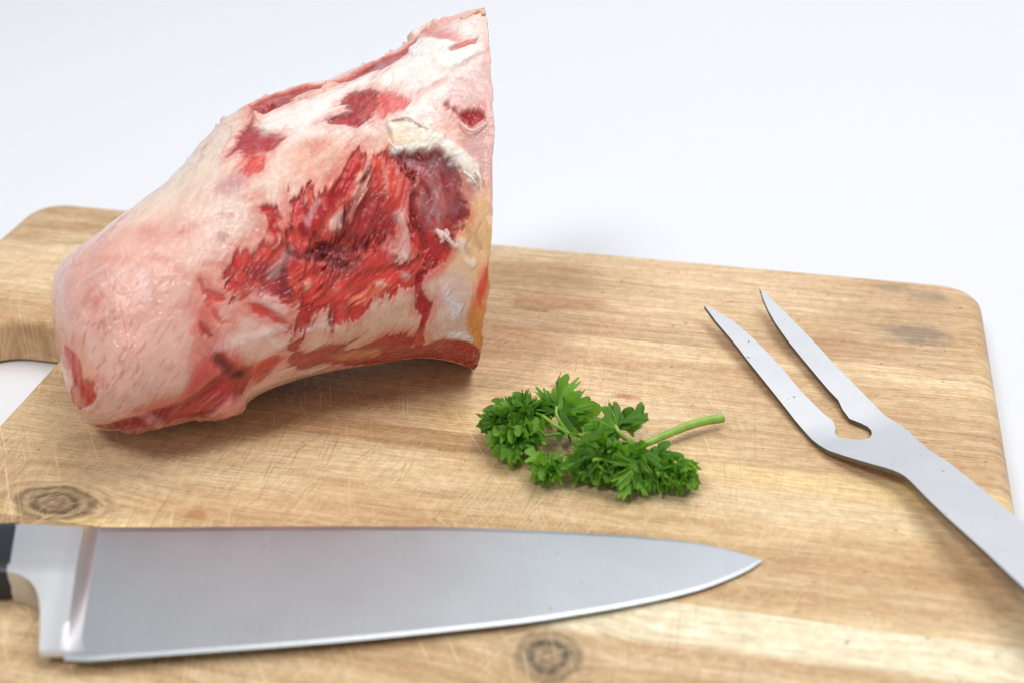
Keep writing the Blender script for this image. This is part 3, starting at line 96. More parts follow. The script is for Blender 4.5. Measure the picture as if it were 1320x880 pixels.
class G:
    'tiny expression wrapper round shader math nodes'
    def __init__(s, nt, sock): s.nt = nt; s.s = sock
    def _m(s, op, *a):
        n = s.nt.nodes.new('ShaderNodeMath'); n.operation = op
        for i, v in enumerate((s,) + a):
            if isinstance(v, G): s.nt.links.new(v.s, n.inputs[i])
            else: n.inputs[i].default_value = v
        return G(s.nt, n.outputs[0])
    def __add__(s, o): return s._m('ADD', o)
    def __radd__(s, o): return s._m('ADD', o)
    def __sub__(s, o): return s._m('SUBTRACT', o)
    def __rsub__(s, o): return (s * -1) + o
    def __mul__(s, o): return s._m('MULTIPLY', o)
    def __rmul__(s, o): return s._m('MULTIPLY', o)
    def __truediv__(s, o): return s._m('DIVIDE', o)
    def __pow__(s, o): return s._m('POWER', o)
    def sin(s): return s._m('SINE')
    def abs(s): return s._m('ABSOLUTE')
    def sqrt(s): return s._m('SQRT')
    def exp(s): return s._m('EXPONENT')
    def max(s, o): return s._m('MAXIMUM', o)
    def min(s, o): return s._m('MINIMUM', o)
    def ss(s, a, b):
        n = s.nt.nodes.new('ShaderNodeMapRange'); n.interpolation_type = 'SMOOTHSTEP'
        s.nt.links.new(s.s, n.inputs['Value']); n.inputs['From Min'].default_value = a; n.inputs['From Max'].default_value = b
        return G(s.nt, n.outputs[0])
class Mat:
    def __init__(s, name):
        s.m = bpy.data.materials.new(name); s.m.use_nodes = True; s.nt = s.m.node_tree
        s.b = s.nt.nodes['Principled BSDF']; s.out = s.nt.nodes['Material Output']
        tc = s.nt.nodes.new('ShaderNodeTexCoord'); s.co = tc.outputs['Object']
        sp = s.nt.nodes.new('ShaderNodeSeparateXYZ'); s.nt.links.new(s.co, sp.inputs[0])
        s.x, s.y, s.z = (G(s.nt, sp.outputs[i]) for i in range(3))
    def vec(s, x, y, z=0.):
        n = s.nt.nodes.new('ShaderNodeCombineXYZ')
        for i, v in enumerate((x, y, z)):
            if isinstance(v, G): s.nt.links.new(v.s, n.inputs[i])
            else: n.inputs[i].default_value = v
        return n.outputs[0]
    def noise(s, vec, scale=1., detail=2., rough=.5, dist=0.):
        n = s.nt.nodes.new('ShaderNodeTexNoise'); s.nt.links.new(vec, n.inputs['Vector'])
        n.inputs['Scale'].default_value = scale; n.inputs['Detail'].default_value = detail
        n.inputs['Roughness'].default_value = rough; n.inputs['Distortion'].default_value = dist
        return G(s.nt, n.outputs[0])
    def mix(s, fac, a, b, mode='MIX'):
        n = s.nt.nodes.new('ShaderNodeMix'); n.data_type = 'RGBA'; n.blend_type = mode; n.clamp_factor = True
        for sock, v in ((n.inputs[0], fac), (n.inputs[6], a), (n.inputs[7], b)):
            if isinstance(v, G): s.nt.links.new(v.s, sock)
            elif isinstance(v, bpy.types.NodeSocket): s.nt.links.new(v, sock)
            else: sock.default_value = v
        return n.outputs[2]
    def set(s, name, v):
        i = s.b.inputs[name]
        if isinstance(v, G): s.nt.links.new(v.s, i)
        elif isinstance(v, bpy.types.NodeSocket): s.nt.links.new(v, i)
        else: i.default_value = v
    def bump(s, h, dist, strength=1.):
        n = s.nt.nodes.new('ShaderNodeBump'); s.nt.links.new(h.s, n.inputs['Height'])
        n.inputs['Distance'].default_value = dist; n.inputs['Strength'].default_value = strength
        s.nt.links.new(n.outputs[0], s.b.inputs['Normal'])

def hash3(i, j, k, seed):
    h = (i * 374761393 + j * 668265263 + k * 2147483647 + seed * 1274126177) & 0xFFFFFFFF
    h = ((h ^ (h >> 13)) * 1274126177) & 0xFFFFFFFF
    h = ((h ^ (h >> 16)) * 2246822519) & 0xFFFFFFFF
    return ((h ^ (h >> 15)) & 0xFFFF) / 65535. * 2 - 1
def vnoise(P, seed=0):
    P = np.asarray(P); f = np.floor(P); i = f.astype(np.int64); t = P - f; t = t * t * t * (t * (t * 6 - 15) + 10)
    r = 0
    for a in (0, 1):
        wa = t[:, 0] if a else 1 - t[:, 0]
        for b in (0, 1):
            wb = t[:, 1] if b else 1 - t[:, 1]
            for c in (0, 1):
                wc = t[:, 2] if c else 1 - t[:, 2]
                r = r + wa * wb * wc * hash3(i[:, 0] + a, i[:, 1] + b, i[:, 2] + c, seed)
    return r
def fbm(P, octv=3, seed=0, gain=.5):
    r = 0; a = 1.; n = 0
    for o in range(octv):
        r = r + a * vnoise(P * 2.03 ** o + 17.3 * o, seed + o); n += a; a *= gain
    return r / n

# ------------------------------------------------------------------ setting: white seamless paper
def backdrop():
    prof = [(-1.6, 0), (.7, 0)]
    for k in range(1, 25):
        a = R(90) * k / 24; prof.append((.7 + .6 * math.sin(a), .6 - .6 * math.cos(a)))
    prof += [(1.3, 1.2), (1.3, 2.4)]
    bm = bmesh.new(); prev = None
    for (yy, zz) in prof:
        row = [bm.verts.new((xx, yy, zz)) for xx in (-2.2, 2.2)]
        if prev: bm.faces.new((prev[0], prev[1], row[1], row[0]))
        prev = row
    bmesh.ops.recalc_face_normals(bm, faces=bm.faces)
    m = Mat('white_paper'); m.set('Base Color', (.775, .79, .825, 1)); m.set('Roughness', .85)
    m.set('Specular IOR Level', .25)
    n = m.noise(m.co, 900, 2); m.bump(n, .0002, .3)
    o = obj('backdrop', smooth(bm_mesh('backdrop', bm)), m.m); o['kind'] = 'structure'
backdrop()

# ------------------------------------------------------------------ cutting board
BX0, BX1, BY0, BY1, BT = -.2020, .2032, -.1345, .1506, .02
BOUND = [BY0, -.0637, .0072, .0790, BY1]
def wood(idx, base, light, dark, seed):
    m = Mat('acacia_wood_%d' % idx); x, y = m.x, m.y
    KN = [(-.0899, -.0555, .0115, .0072, 1), (.0722, -.0925, .0078, .0084, 0)]
    warp = m.noise(m.vec(x * 6, y * 14, seed), 1, 3) - .5
    warp2 = m.noise(m.vec(x * 22, y * 60, seed + 3.), 1, 2) - .5
    yy = y + warp * .012 + warp2 * .0022
    xx = x
    kd = []
    for (kx, ky, ka, kb, on) in KN:
        nz = m.noise(m.vec(x * 130, y * 130, seed + 9.), 1, 4, .6) - .5
        d = (((x - kx) / ka) ** 2 + ((y - ky) / kb) ** 2).sqrt() + nz * .75
        kd.append((d, on))
        bend = (d * d * -.22).exp()
        yy = yy + bend * (y - ky) * -1.1
    # broad colour drift, growth bands, fibres, pores
    drift = m.noise(m.vec(x * 5, yy * 26, seed + 1.), 1, 4, .55)
    band = m.noise(m.vec(x * 2.2, yy * 170, seed + 5.), 1, 3, .6)
    fibre = m.noise(m.vec(x * 55, yy * 1300, seed + 2.), 1, 4, .7)
    pores = m.noise(m.vec(x * 110, yy * 2600, seed + 7.), 1, 1, .5)
    patch = m.noise(m.vec(x * 9, y * 26, seed + 11.), 1, 4, .55)
    col = m.mix(drift.ss(.34, .70), lin4(dark), lin4(base))
    col = m.mix(band.ss(.42, .72) * .40, col, lin4(light))
    col = m.mix(band.ss(.50, .30) * .36 * drift.ss(.7, .4), col, lin4(tuple(v * .80 for v in dark)))
    col = m.mix(patch.ss(.50, .68) * .55, col, lin4(light))
    col = m.mix(patch.ss(.50, .34) * .55, col, lin4((190, 148, 108)))
    # sapwood strips where the glued staves meet
    edge = m.noise(m.vec(x * 9, y * 30, 4.), 1, 3) - .5
    if idx == 0:
        s = (y + edge * .006 + x * -.012).ss(-.0835, -.0790) * (y * 1.).ss(-.0560, -.0636)
        s = s * x.ss(-.10, .10) ._m('MULTIPLY', .95)
        col = m.mix(s, col, lin4((255, 244, 214)))
    if idx == 1:
        s = (y + edge * .008 + x * .01).ss(-.006, .0015) * x.ss(.055, .12)
        col = m.mix(s * .85, col, lin4((246, 216, 160)))
        s2 = (y + edge * .004).ss(-.0585, -.0625) * x.ss(.02, -.06)
        col = m.mix(s2 * .9, col, lin4((252, 222, 160)))
    if idx == 2:
        s = (y + edge * .02).ss(.030, .012) * x.ss(.0, .02) * x.ss(.075, .04)
        col = m.mix(s * .5, col, lin4((246, 214, 150)))
    # knots with rings
    for d, on in kd:
        ring = (d * 13.).sin() * .5 + .5
        n2 = m.noise(m.vec(x * 420, y * 420, seed), 1, 4, .65)
        near = d.ss(2.1, .9); core = d.ss(1.4, .6)
        col = m.mix(near * ring * (.75 if on else .3), col, lin4((128, 104, 74)))
        col = m.mix(d.ss(1.7, .5) * .38, col, lin4((120, 98, 72)))
        col = m.mix(core * (n2.ss(.25, .6) * .6 + .3) * d.ss(-.3, .5) * (ring * .5 + .5), col, lin4((92, 76, 58) if on else (74, 62, 50)))
        col = m.mix(d.ss(.30, .1) * .45, col, lin4((176, 142, 104)))
    # stains
    def stain(cx, cy, a, b, c, op):
        nonlocal col
        d = (((x - cx) / a) ** 2 + ((y - cy) / b) ** 2).sqrt() + (m.noise(m.vec(x * 60, y * 110, 2.), 1, 4, .65) - .5) * 2.2
        col = m.mix(d.ss(1.3, .3) * op, col, lin4(c))
    if idx == 3:
        stain(.1775, .1045, .017, .0075, (150, 134, 116), .75)
        stain(.1690, .1400, .007, .0045, (156, 140, 118), .6)
        stain(.1835, .1350, .010, .0050, (156, 138, 116), .65)
        stain(.0400, .1010, .022, .0090, (190, 138, 92), .6)
        stain(.0330, .0960, .010, .0030, (150, 112, 80), .55)
        stain(.1950, .0900, .008, .05, (228, 186, 130), .35)
    if idx == 2:
        stain(.076, .0405, .006, .0022, (196, 116, 84), .8)
        stain(.052, .0420, .004, .0020, (196, 112, 84), .7)
        stain(.030, .0830, .02, .010, (196, 140, 92), .5)
    if idx == 1:
        stain(-.045, -.052, .006, .0045, (190, 130, 80), .6)
        stain(.075, -.004, .005, .003, (190, 120, 80), .6)
        stain(-.094, -.022, .014, .005, (170, 140, 108), .5)
        stain(.02, -.002, .05, .0022, (158, 112, 70), .55)
    # fine fibre tone
    col = m.mix(fibre.ss(.36, .64), m.mix(1., col, (.79, .755, .70, 1), 'MULTIPLY'), m.mix(1., col, (1.05, 1.05, 1.05, 1), 'MULTIPLY'))
    mott = m.noise(m.vec(x * 300, y * 300, seed + 13.), 1, 3, .7)
    col = m.mix(mott.ss(.35, .65), m.mix(1., col, (.90, .865, .82, 1), 'MULTIPLY'), m.mix(1., col, (1.04, 1.05, 1.05, 1), 'MULTIPLY'))
    pmask = pores.ss(.66, .74) * m.noise(m.vec(x * 12, y * 50, 8.), 1, 2).ss(.38, .62)
    col = m.mix(pmask * .62, col, lin4((132, 92, 58)))
    # knife cuts, light and dark, in several directions
    hsum = None
    cuts = [(72, 1000, 1, .66), (60, 900, 1, .68), (84, 1000, 0, .67), (108, 1000, 1, .67), (124, 1100, 1, .67), (94, 900, 0, .68), (38, 1000, 1, .69), (66, 800, 0, .70), (152, 900, 1, .70), (99, 1500, 1, .60), (80, 1500, 0, .62)]
    for q, (ang, fr, li, th) in enumerate(cuts):
        ca, sa = math.cos(R(ang)), math.sin(R(ang))
        u = x * ca + y * sa; v = x * -sa + y * ca
        bow = m.noise(m.vec(x * 14, y * 14, q * 3.7), 1, 1) * .004
        fine = fr > 1300
        n = m.noise(m.vec(u * (120 if fine else 34), (v + bow) * fr * 2.0, q * 5.1 + 1), 1, 0)
        msk = m.noise(m.vec(x * 20, y * 20, q * 7.7), 1, 1).ss(.42, .60)
        zone = x.ss(.19, .06) * y.ss(.13, .0)
        f = n.ss(th + .03, th + .10) * msk * (zone * .92 + .08)
        col = m.mix(f * ((.55 if li else .26) if not fine else .20), col, lin4((248, 226, 182) if li else (126, 88, 56)))
        hsum = f if hsum is None else hsum + f
    speck = m.noise(m.vec(x * 420, y * 420, seed), 1, 0).ss(.80, .86)
    col = m.mix(speck * .5, col, lin4((116, 84, 56)))
    m.set('Base Color', col)
    rg = m.noise(m.vec(x * 30, y * 90, 3.), 1, 3)
    m.set('Roughness', rg * .22 + .44); m.set('Specular IOR Level', .38)
    h = fibre * .5 + band * .25 - pmask * .6 - hsum * .5
    m.bump(h, .00025, .55)
    return m.m
def rr_loop(x0, x1, y0, y1, r, n=10):
    P = []
    for (cx, cy, a0) in ((x1 - r, y1 - r, 0), (x0 + r, y1 - r, 90), (x0 + r, y0 + r, 180), (x1 - r, y0 + r, 270)):
        for k in range(n + 1):
            a = R(a0 + 90 * k / n); P.append((cx + r * math.cos(a), cy + r * math.sin(a)))
    return P
def board():
    root = empty('cutting_board', (0, 0, 0))
    tag(root, 'wooden acacia cutting board of glued planks with handle slot, under the meat and cutlery', 'cutting board')
    # rounded-over slab: rings of the outline at growing inset, then the slot ring mirrored inwards
    rb = .0065; hx = (-.1735, -.1300, -.040, .0475)
    rings = []
    def ring(bm, ins, z):
        return [bm.verts.new((px, py, z)) for px, py in rr_loop(BX0 + ins, BX1 - ins, BY0 + ins, BY1 - ins, .015 - ins * .6, 12)]
    def hring(bm, out, z):
        return [bm.verts.new((px, py, z)) for px, py in rr_loop(hx[0] - out, hx[1] + out, hx[2] - out, hx[3] + out, .017 + out * .8, 12)]
    bm = bmesh.new()
    outer, hole = [], []
    steps = 7
    for k in range(steps + 1):
        a = R(90) * k / steps
        outer.append(ring(bm, rb * (1 - math.cos(a)), BT - rb + rb * math.sin(a)))
    lo = [ring(bm, .004, .0015), ring(bm, .0012, .0035)]
    outer = lo + outer
    rh = .004
    for k in range(steps + 1):
        a = R(90) * k / steps
        hole.append(hring(bm, rh * (1 - math.cos(a)), BT - rh + rh * math.sin(a)))
    hole = [hring(bm, .002, .0015)] + hole
    n = len(outer[0])
    for S, flip in ((outer, False), (hole, True)):
        for a, b in zip(S[:-1], S[1:]):
            for i in range(n):
                f = (a[i], a[(i + 1) % n], b[(i + 1) % n], b[i])
                bm.faces.new(f[::-1] if flip else f)
    for a, b in ((outer[-1], hole[-1]), (outer[0], hole[0])):
        es = []
        for L in (a, b):
            for i in range(n):
                e = bm.edges.get((L[i], L[(i + 1) % n])); es.append(e)
        bmesh.ops.triangle_fill(bm, edges=es, use_beauty=True)
    bmesh.ops.recalc_face_normals(bm, faces=bm.faces)
    tones = [((230, 197, 155), (252, 232, 194), (196, 158, 116)), ((236, 203, 158), (253, 232, 192), (204, 164, 120)),
             ((240, 208, 165), (252, 232, 196), (210, 172, 130)), ((234, 202, 162), (250, 230, 196), (200, 164, 126))]
    for i in range(4):
        b2 = bm.copy()
        for yv, sgn in ((BOUND[i], -1), (BOUND[i + 1], 1)):
            if abs(yv - BY0) < 1e-6 or abs(yv - BY1) < 1e-6: continue
            res = bmesh.ops.bisect_plane(b2, geom=b2.verts[:] + b2.edges[:] + b2.faces[:], dist=1e-7,
                                         plane_co=(0, yv - sgn * .00003, 0), plane_no=(0, sgn, 0), clear_outer=True)
            cut = [e for e in res['geom_cut'] if isinstance(e, bmesh.types.BMEdge)]
            bmesh.ops.triangle_fill(b2, edges=cut, use_beauty=True)
        bmesh.ops.recalc_face_normals(b2, faces=b2.faces)
        me = smooth(bm_mesh('plank', b2), R(25))
        obj('plank', me, wood(i, *tones[i], seed=3.7 * i + 1.3), root)
    bm.free()
board()

# ------------------------------------------------------------------ flat-plate builder (fork, bolster)
def plate(name, poly, gx, gy, ztop, zbot):
    bm = bmesh.new(); vs = [bm.verts.new((a, b, 0)) for a, b in poly]
    bm.faces.new(vs)
    for (vals, no) in ((gx, (1, 0, 0)), (gy, (0, 1, 0))):
        for v in vals:
            if isinstance(v, tuple): v, no = v
            bmesh.ops.bisect_plane(bm, geom=bm.verts[:] + bm.edges[:] + bm.faces[:], dist=1e-7,
                                   plane_co=(v * no[0], v * no[1], 0), plane_no=no)
    bmesh.ops.triangulate(bm, faces=bm.faces[:])
    bm.verts.ensure_lookup_table()
    V = [(v.co.x, v.co.y) for v in bm.verts]; N = len(V)
    ar = sum((V[f.verts[0].index][0] * (V[f.verts[1].index][1] - V[f.verts[2].index][1]) + V[f.verts[1].index][0] * (V[f.verts[2].index][1] - V[f.verts[0].index][1]) + V[f.verts[2].index][0] * (V[f.verts[0].index][1] - V[f.verts[1].index][1])) for f in bm.faces)
    F = [[v.index for v in f.verts] for f in bm.faces]
    F = [f if ar > 0 else f[::-1] for f in F]
    cnt = {}
    for f in F:
        for i in range(3): cnt[(f[i], f[(i + 1) % 3])] = 1
    B = [e for e in cnt if (e[1], e[0]) not in cnt]
    co = [(a, b, ztop(a, b)) for a, b in V] + [(a, b, zbot(a, b)) for a, b in V]
    faces = F + [[i + N for i in f[::-1]] for f in F] + [[b, a, a + N, b + N] for a, b in B]
    me = bpy.data.meshes.new(name); me.from_pydata(co, [], faces); me.update()
    bm.free(); return me
def spline(pts, n):
    P = np.array(pts, float); K = len(P); x = np.linspace(0, K - 1, n); i = np.minimum(x.astype(int), K - 2); f = (x - i)[:, None]
    p0 = P[np.maximum(i - 1, 0)]; p1 = P[i]; p2 = P[i + 1]; p3 = P[np.minimum(i + 2, K - 1)]
    return .5 * (2 * p1 + (p2 - p0) * f + (2 * p0 - 5 * p1 + 4 * p2 - p3) * f * f + (3 * p1 - p0 - 3 * p2 + p3) * f ** 3)
def tube(path, r0, r1, n=10, sub=6, wob=0., seed=0, cap=True):
    P = spline(path, (len(path) - 1) * sub + 1); M = len(P); rng = random.Random(seed)
    V, F = [], []; up = np.array([.13, .27, .95])
    for i in range(M):
        t = P[min(i + 1, M - 1)] - P[max(i - 1, 0)]; t /= np.linalg.norm(t) + 1e-12
        a = np.cross(t, up); a /= np.linalg.norm(a) + 1e-12; b = np.cross(t, a); r = r0 + (r1 - r0) * i / (M - 1)
        r *= 1 + wob * rng.uniform(-1, 1)
        for k in range(n):
            g = 2 * math.pi * k / n; V.append(P[i] + a * r * math.cos(g) + b * r * math.sin(g))
    for i in range(M - 1):
        for k in range(n):
            F.append([i * n + k, i * n + (k + 1) % n, (i + 1) * n + (k + 1) % n, (i + 1) * n + k])
    if cap: F.append(list(range(n))[::-1]); F.append([(M - 1) * n + k for k in range(n)])
    return V, F
def pymesh(name, V, F):
    me = bpy.data.meshes.new(name); me.from_pydata([tuple(map(float, v)) for v in V], [], F); me.update(); return me

# ------------------------------------------------------------------ metals
def steel(name, base, rough, brush_axis=None, spots=0., seed=0., bump=.00002):
    m = Mat(name)
    n = m.noise(m.vec(m.x * 60, m.y * 60, m.z * 60), 1, 4, .6)
    if brush_axis == 'y': b = m.noise(m.vec(m.x * 1700, m.y * 16, seed), 1, 2, .6)
    elif brush_axis == 'x': b = m.noise(m.vec(m.x * 30, m.y * 2600, seed), 1, 2, .6)
    else: b = m.noise(m.vec(m.x * 1500, m.y * 1500, seed), 1, 2, .6)
    col = m.mix(n.ss(.3, .7), tuple(v * .95 for v in base) + (1,), tuple(base) + (1,))
    col = m.mix(b.ss(.3, .7) * .26, col, tuple(v * .8 for v in base) + (1,))
    if spots:
        s = m.noise(m.vec(m.x * 420, m.y * 420, 3. + seed), 1, 1).ss(.70, .77) * m.noise(m.vec(m.x * 40, m.y * 40, 5.), 1, 2).ss(.42, .62)
        col = m.mix(s * spots, col, (.10, .10, .11, 1))
    m.set('Base Color', col); m.set('Metallic', 1.)
    m.set('Roughness', b * .10 + (n - .5) * .03 + rough)
    m.bump(b, bump, .35)
    return m
# ------------------------------------------------------------------ carving fork
def fork():
    ang = math.atan2(FORK_AX[1], FORK_AX[0])
    root = empty('carving_fork', FORK_ORG, ang)
    tag(root, 'flat steel two-pronged carving fork lying on the right side of the cutting board', 'fork')
    ts = [a for a, b in FORK_Z]; zs = [b for a, b in FORK_Z]
    tt = np.linspace(ts[0], ts[-1], 900); zz = np.interp(tt, ts, zs)
    k = np.exp(-np.linspace(-2, 2, 23) ** 2); k /= k.sum(); zz = np.convolve(np.pad(zz, 11, 'edge'), k, 'valid')
    top = lambda a, b: float(np.interp(a, tt, zz))
    gx = np.arange(0, ts[-1], .003)
    me = plate('fork_body', FORK_POLY, gx, [], top, lambda a, b: top(a, b) - .0014)
    m = steel('satin_steel', (.80, .807, .82), .36, None, .8, 2.)
    me.materials.append(m.m)
    ms = steel('shaded_edge_steel', (.20, .20, .19), .5, None, 0, 4.); me.materials.append(ms.m)      # side faces: their shade is put into the colour as darker steel
    P = [tuple(v.co) for v in me.vertices]; groups = {}
    for p_ in me.polygons:
        c = p_.center
        k = ('tine', c.y > FORK_SLOT) if c.x < FORK_T1 else (('neck', 0) if c.x < FORK_T2 else ('handle', 0))
        groups.setdefault(k, []).append(list(p_.vertices))
    for (nm, _), fs in groups.items():
        used = sorted({i for f in fs for i in f}); ix = {a: b for b, a in enumerate(used)}
        m2 = pymesh(nm, [P[i] for i in used], [[ix[i] for i in f] for f in fs])
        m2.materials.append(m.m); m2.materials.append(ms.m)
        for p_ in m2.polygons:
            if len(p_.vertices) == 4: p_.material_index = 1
        obj(nm, smooth(m2, R(40)), None, root)
fork()

# ------------------------------------------------------------------ chef's knife
def knife():
    root = empty('chef_knife', KN_ORG, math.atan2(KN_AX[1], KN_AX[0]))
    tag(root, 'broad steel kitchen knife with black handle lying flat at the front of the board', 'knife')
    mid = lambda u: .0052 + (.0010 - .0052) * np.clip(u / KN_L, 0, 1.02)      # height of the blade's middle plane
    sp = spline(SPINE, 200); ed = spline(EDGE, 220)
    u0 = .0085; U = np.concatenate([np.linspace(u0, KN_L * .8, 90), np.linspace(KN_L * .8, max(sp[-1, 0], ed[-1, 0]) - 1e-5, 70)[1:]])
    vs = np.interp(U, sp[:, 0], sp[:, 1]); ve = np.interp(U, ed[:, 0], ed[:, 1])
    J = [0, .012, .05, .15, .3, .45, .6, .72, .82, .88]
    V, F = [], []
    def thick(u, e):     # e = distance from the cutting edge
        t = bt(u) + (min(e, .045) - .0014) / .045 * (.0021 - .0009 * u / KN_L) if e > .0014 else e / .0014 * bt(u)
        return max(t, .00006)
    bt = lambda u: .00068 * (1 - .35 * min(max(u / KN_L, 0), 1) ** 3)
    rows = []
    for sgn in (1, -1):
        grid = []
        for a, s_, e_ in zip(U, vs, ve):
            wd = max(s_ - e_, 1e-5); row = []
            offs = [wd * (1 - j) for j in J] + [x for x in (.0042, .0028, .0018, .0014, .0010, .0005, 0)]
            offs = [min(o, wd * (1 - k / 20.)) for k, o in enumerate(sorted(offs, reverse=True))]
            for k, o in enumerate(offs):
                t = thick(a, o)
                if k == 0: t *= .72
                V.append((a, e_ + o, mid(a) + sgn * t / 2)); row.append(len(V) - 1)
            grid.append(row)
        rows.append(grid)
    n = len(rows[0][0])
    for g, flip in ((rows[0], False), (rows[1], True)):
        for r0, r1 in zip(g[:-1], g[1:]):
            for k in range(n - 1):
                f = [r0[k], r0[k + 1], r1[k + 1], r1[k]]; F.append(f[::-1] if flip else f)
    for k in (0, n - 1):
        for i in range(len(U) - 1):
            f = [rows[0][i][k], rows[0][i + 1][k], rows[1][i + 1][k], rows[1][i][k]]; F.append(f if k == 0 else f[::-1])
    for i in (0, len(U) - 1):
        for k in range(n - 1):
            f = [rows[0][i][k], rows[1][i][k], rows[1][i][k + 1], rows[0][i][k + 1]]; F.append(f if i == 0 else f[::-1])
    me = smooth(pymesh('blade', V, F), R(5))
    m = steel('brushed_blade_steel', (.575, .605, .63), .38, 'y', .35, 6., .000012)
    obj('blade', me, m.m, root)
    # bolster: thick by the handle, hollow curve down to the blade
    SL = BOL_SL
    def half(a, b):
        d = a - SL * b - BOL_D0                  # along the knife past the oblique line where the hollow begins
        h = float(np.interp(b, [-.030, -.022, -.010, .006, .014], [.0008, .0010, .0030, .0058, .0062]))
        h += float(np.interp(a, [-.014, .004], [.0010, 0]))
        if d > 0: h = .0004 + (h - .0004) * max(0., 1 - d / .0064) ** 3.0
        return h
    ob_ = [(k, (1, -SL, 0)) for k in list(np.arange(-.016, BOL_D0, .0016)) + list(np.arange(BOL_D0, BOL_D0 + .010, .0004))]
    me = plate('bolster', BOLSTER, ob_, np.arange(-.027, .031, .0022),
               lambda a, b: float(mid(a)) + half(a, b), lambda a, b: max(float(mid(a)) - half(a, b), .0003))
    smooth(me, R(40))
    m2 = steel('polished_bolster_steel', (.70, .705, .72), .40, None, 0, 1., .000004)
    ob = obj('bolster', me, m2.m, root)
    # handle: rounded black grip running out of the frame
    V, F = [], []; n = 28
    (hx, hy), (gx_, gy_) = HAND
    cy = (hy + gy_) / 2; hw = (hy - gy_) / 2
    S = [(0, 1, 1), (-.01, 1.0, 1.02), (-.03, .98, 1.1), (-.06, 1.02, 1.1), (-.09, 1.1, 1.05), (-.11, 1.18, 1), (-.122, 1.05, .9), (-.126, .7, .6)]
    for (dx, sw, sz) in S:
        for k in range(n):
            g = 2 * math.pi * k / n; ca, sa = math.cos(g), math.sin(g)
            ca = math.copysign(abs(ca) ** .5, ca); sa = math.copysign(abs(sa) ** .55, sa)
            sl = -.00006 * 0
            yy = cy + hw * sw * ca
            V.append((hx + .0006 + dx + (gx_ - hx) * (1 - ca) / 2, yy, .0064 + .0062 * sz * sa))
    for i in range(len(S) - 1):
        for k in range(n):
            F.append([i * n + k, (i + 1) * n + k, (i + 1) * n + (k + 1) % n, i * n + (k + 1) % n])
    F.append(list(range(n))); F.append([(len(S) - 1) * n + k for k in range(n)][::-1])
    mh = Mat('black_polymer'); mh.set('Base Color', (.012, .014, .02, 1)); mh.set('Roughness', .42)
    me = smooth(pymesh('handle', V, F), R(50))
    h = obj('handle', me, mh.m, root)
    for dx in (-.025, -.06, -.095):
        bm = bmesh.new(); bmesh.ops.create_cone(bm, cap_ends=True, segments=24, radius1=.0038, radius2=.0034, depth=.0010)
        o = obj('rivet', smooth(bm_mesh('rivet', bm), R(30)), m2.m, h, (hx + dx, cy, .0064 + .0062 * 1.09 + .0002))
knife()

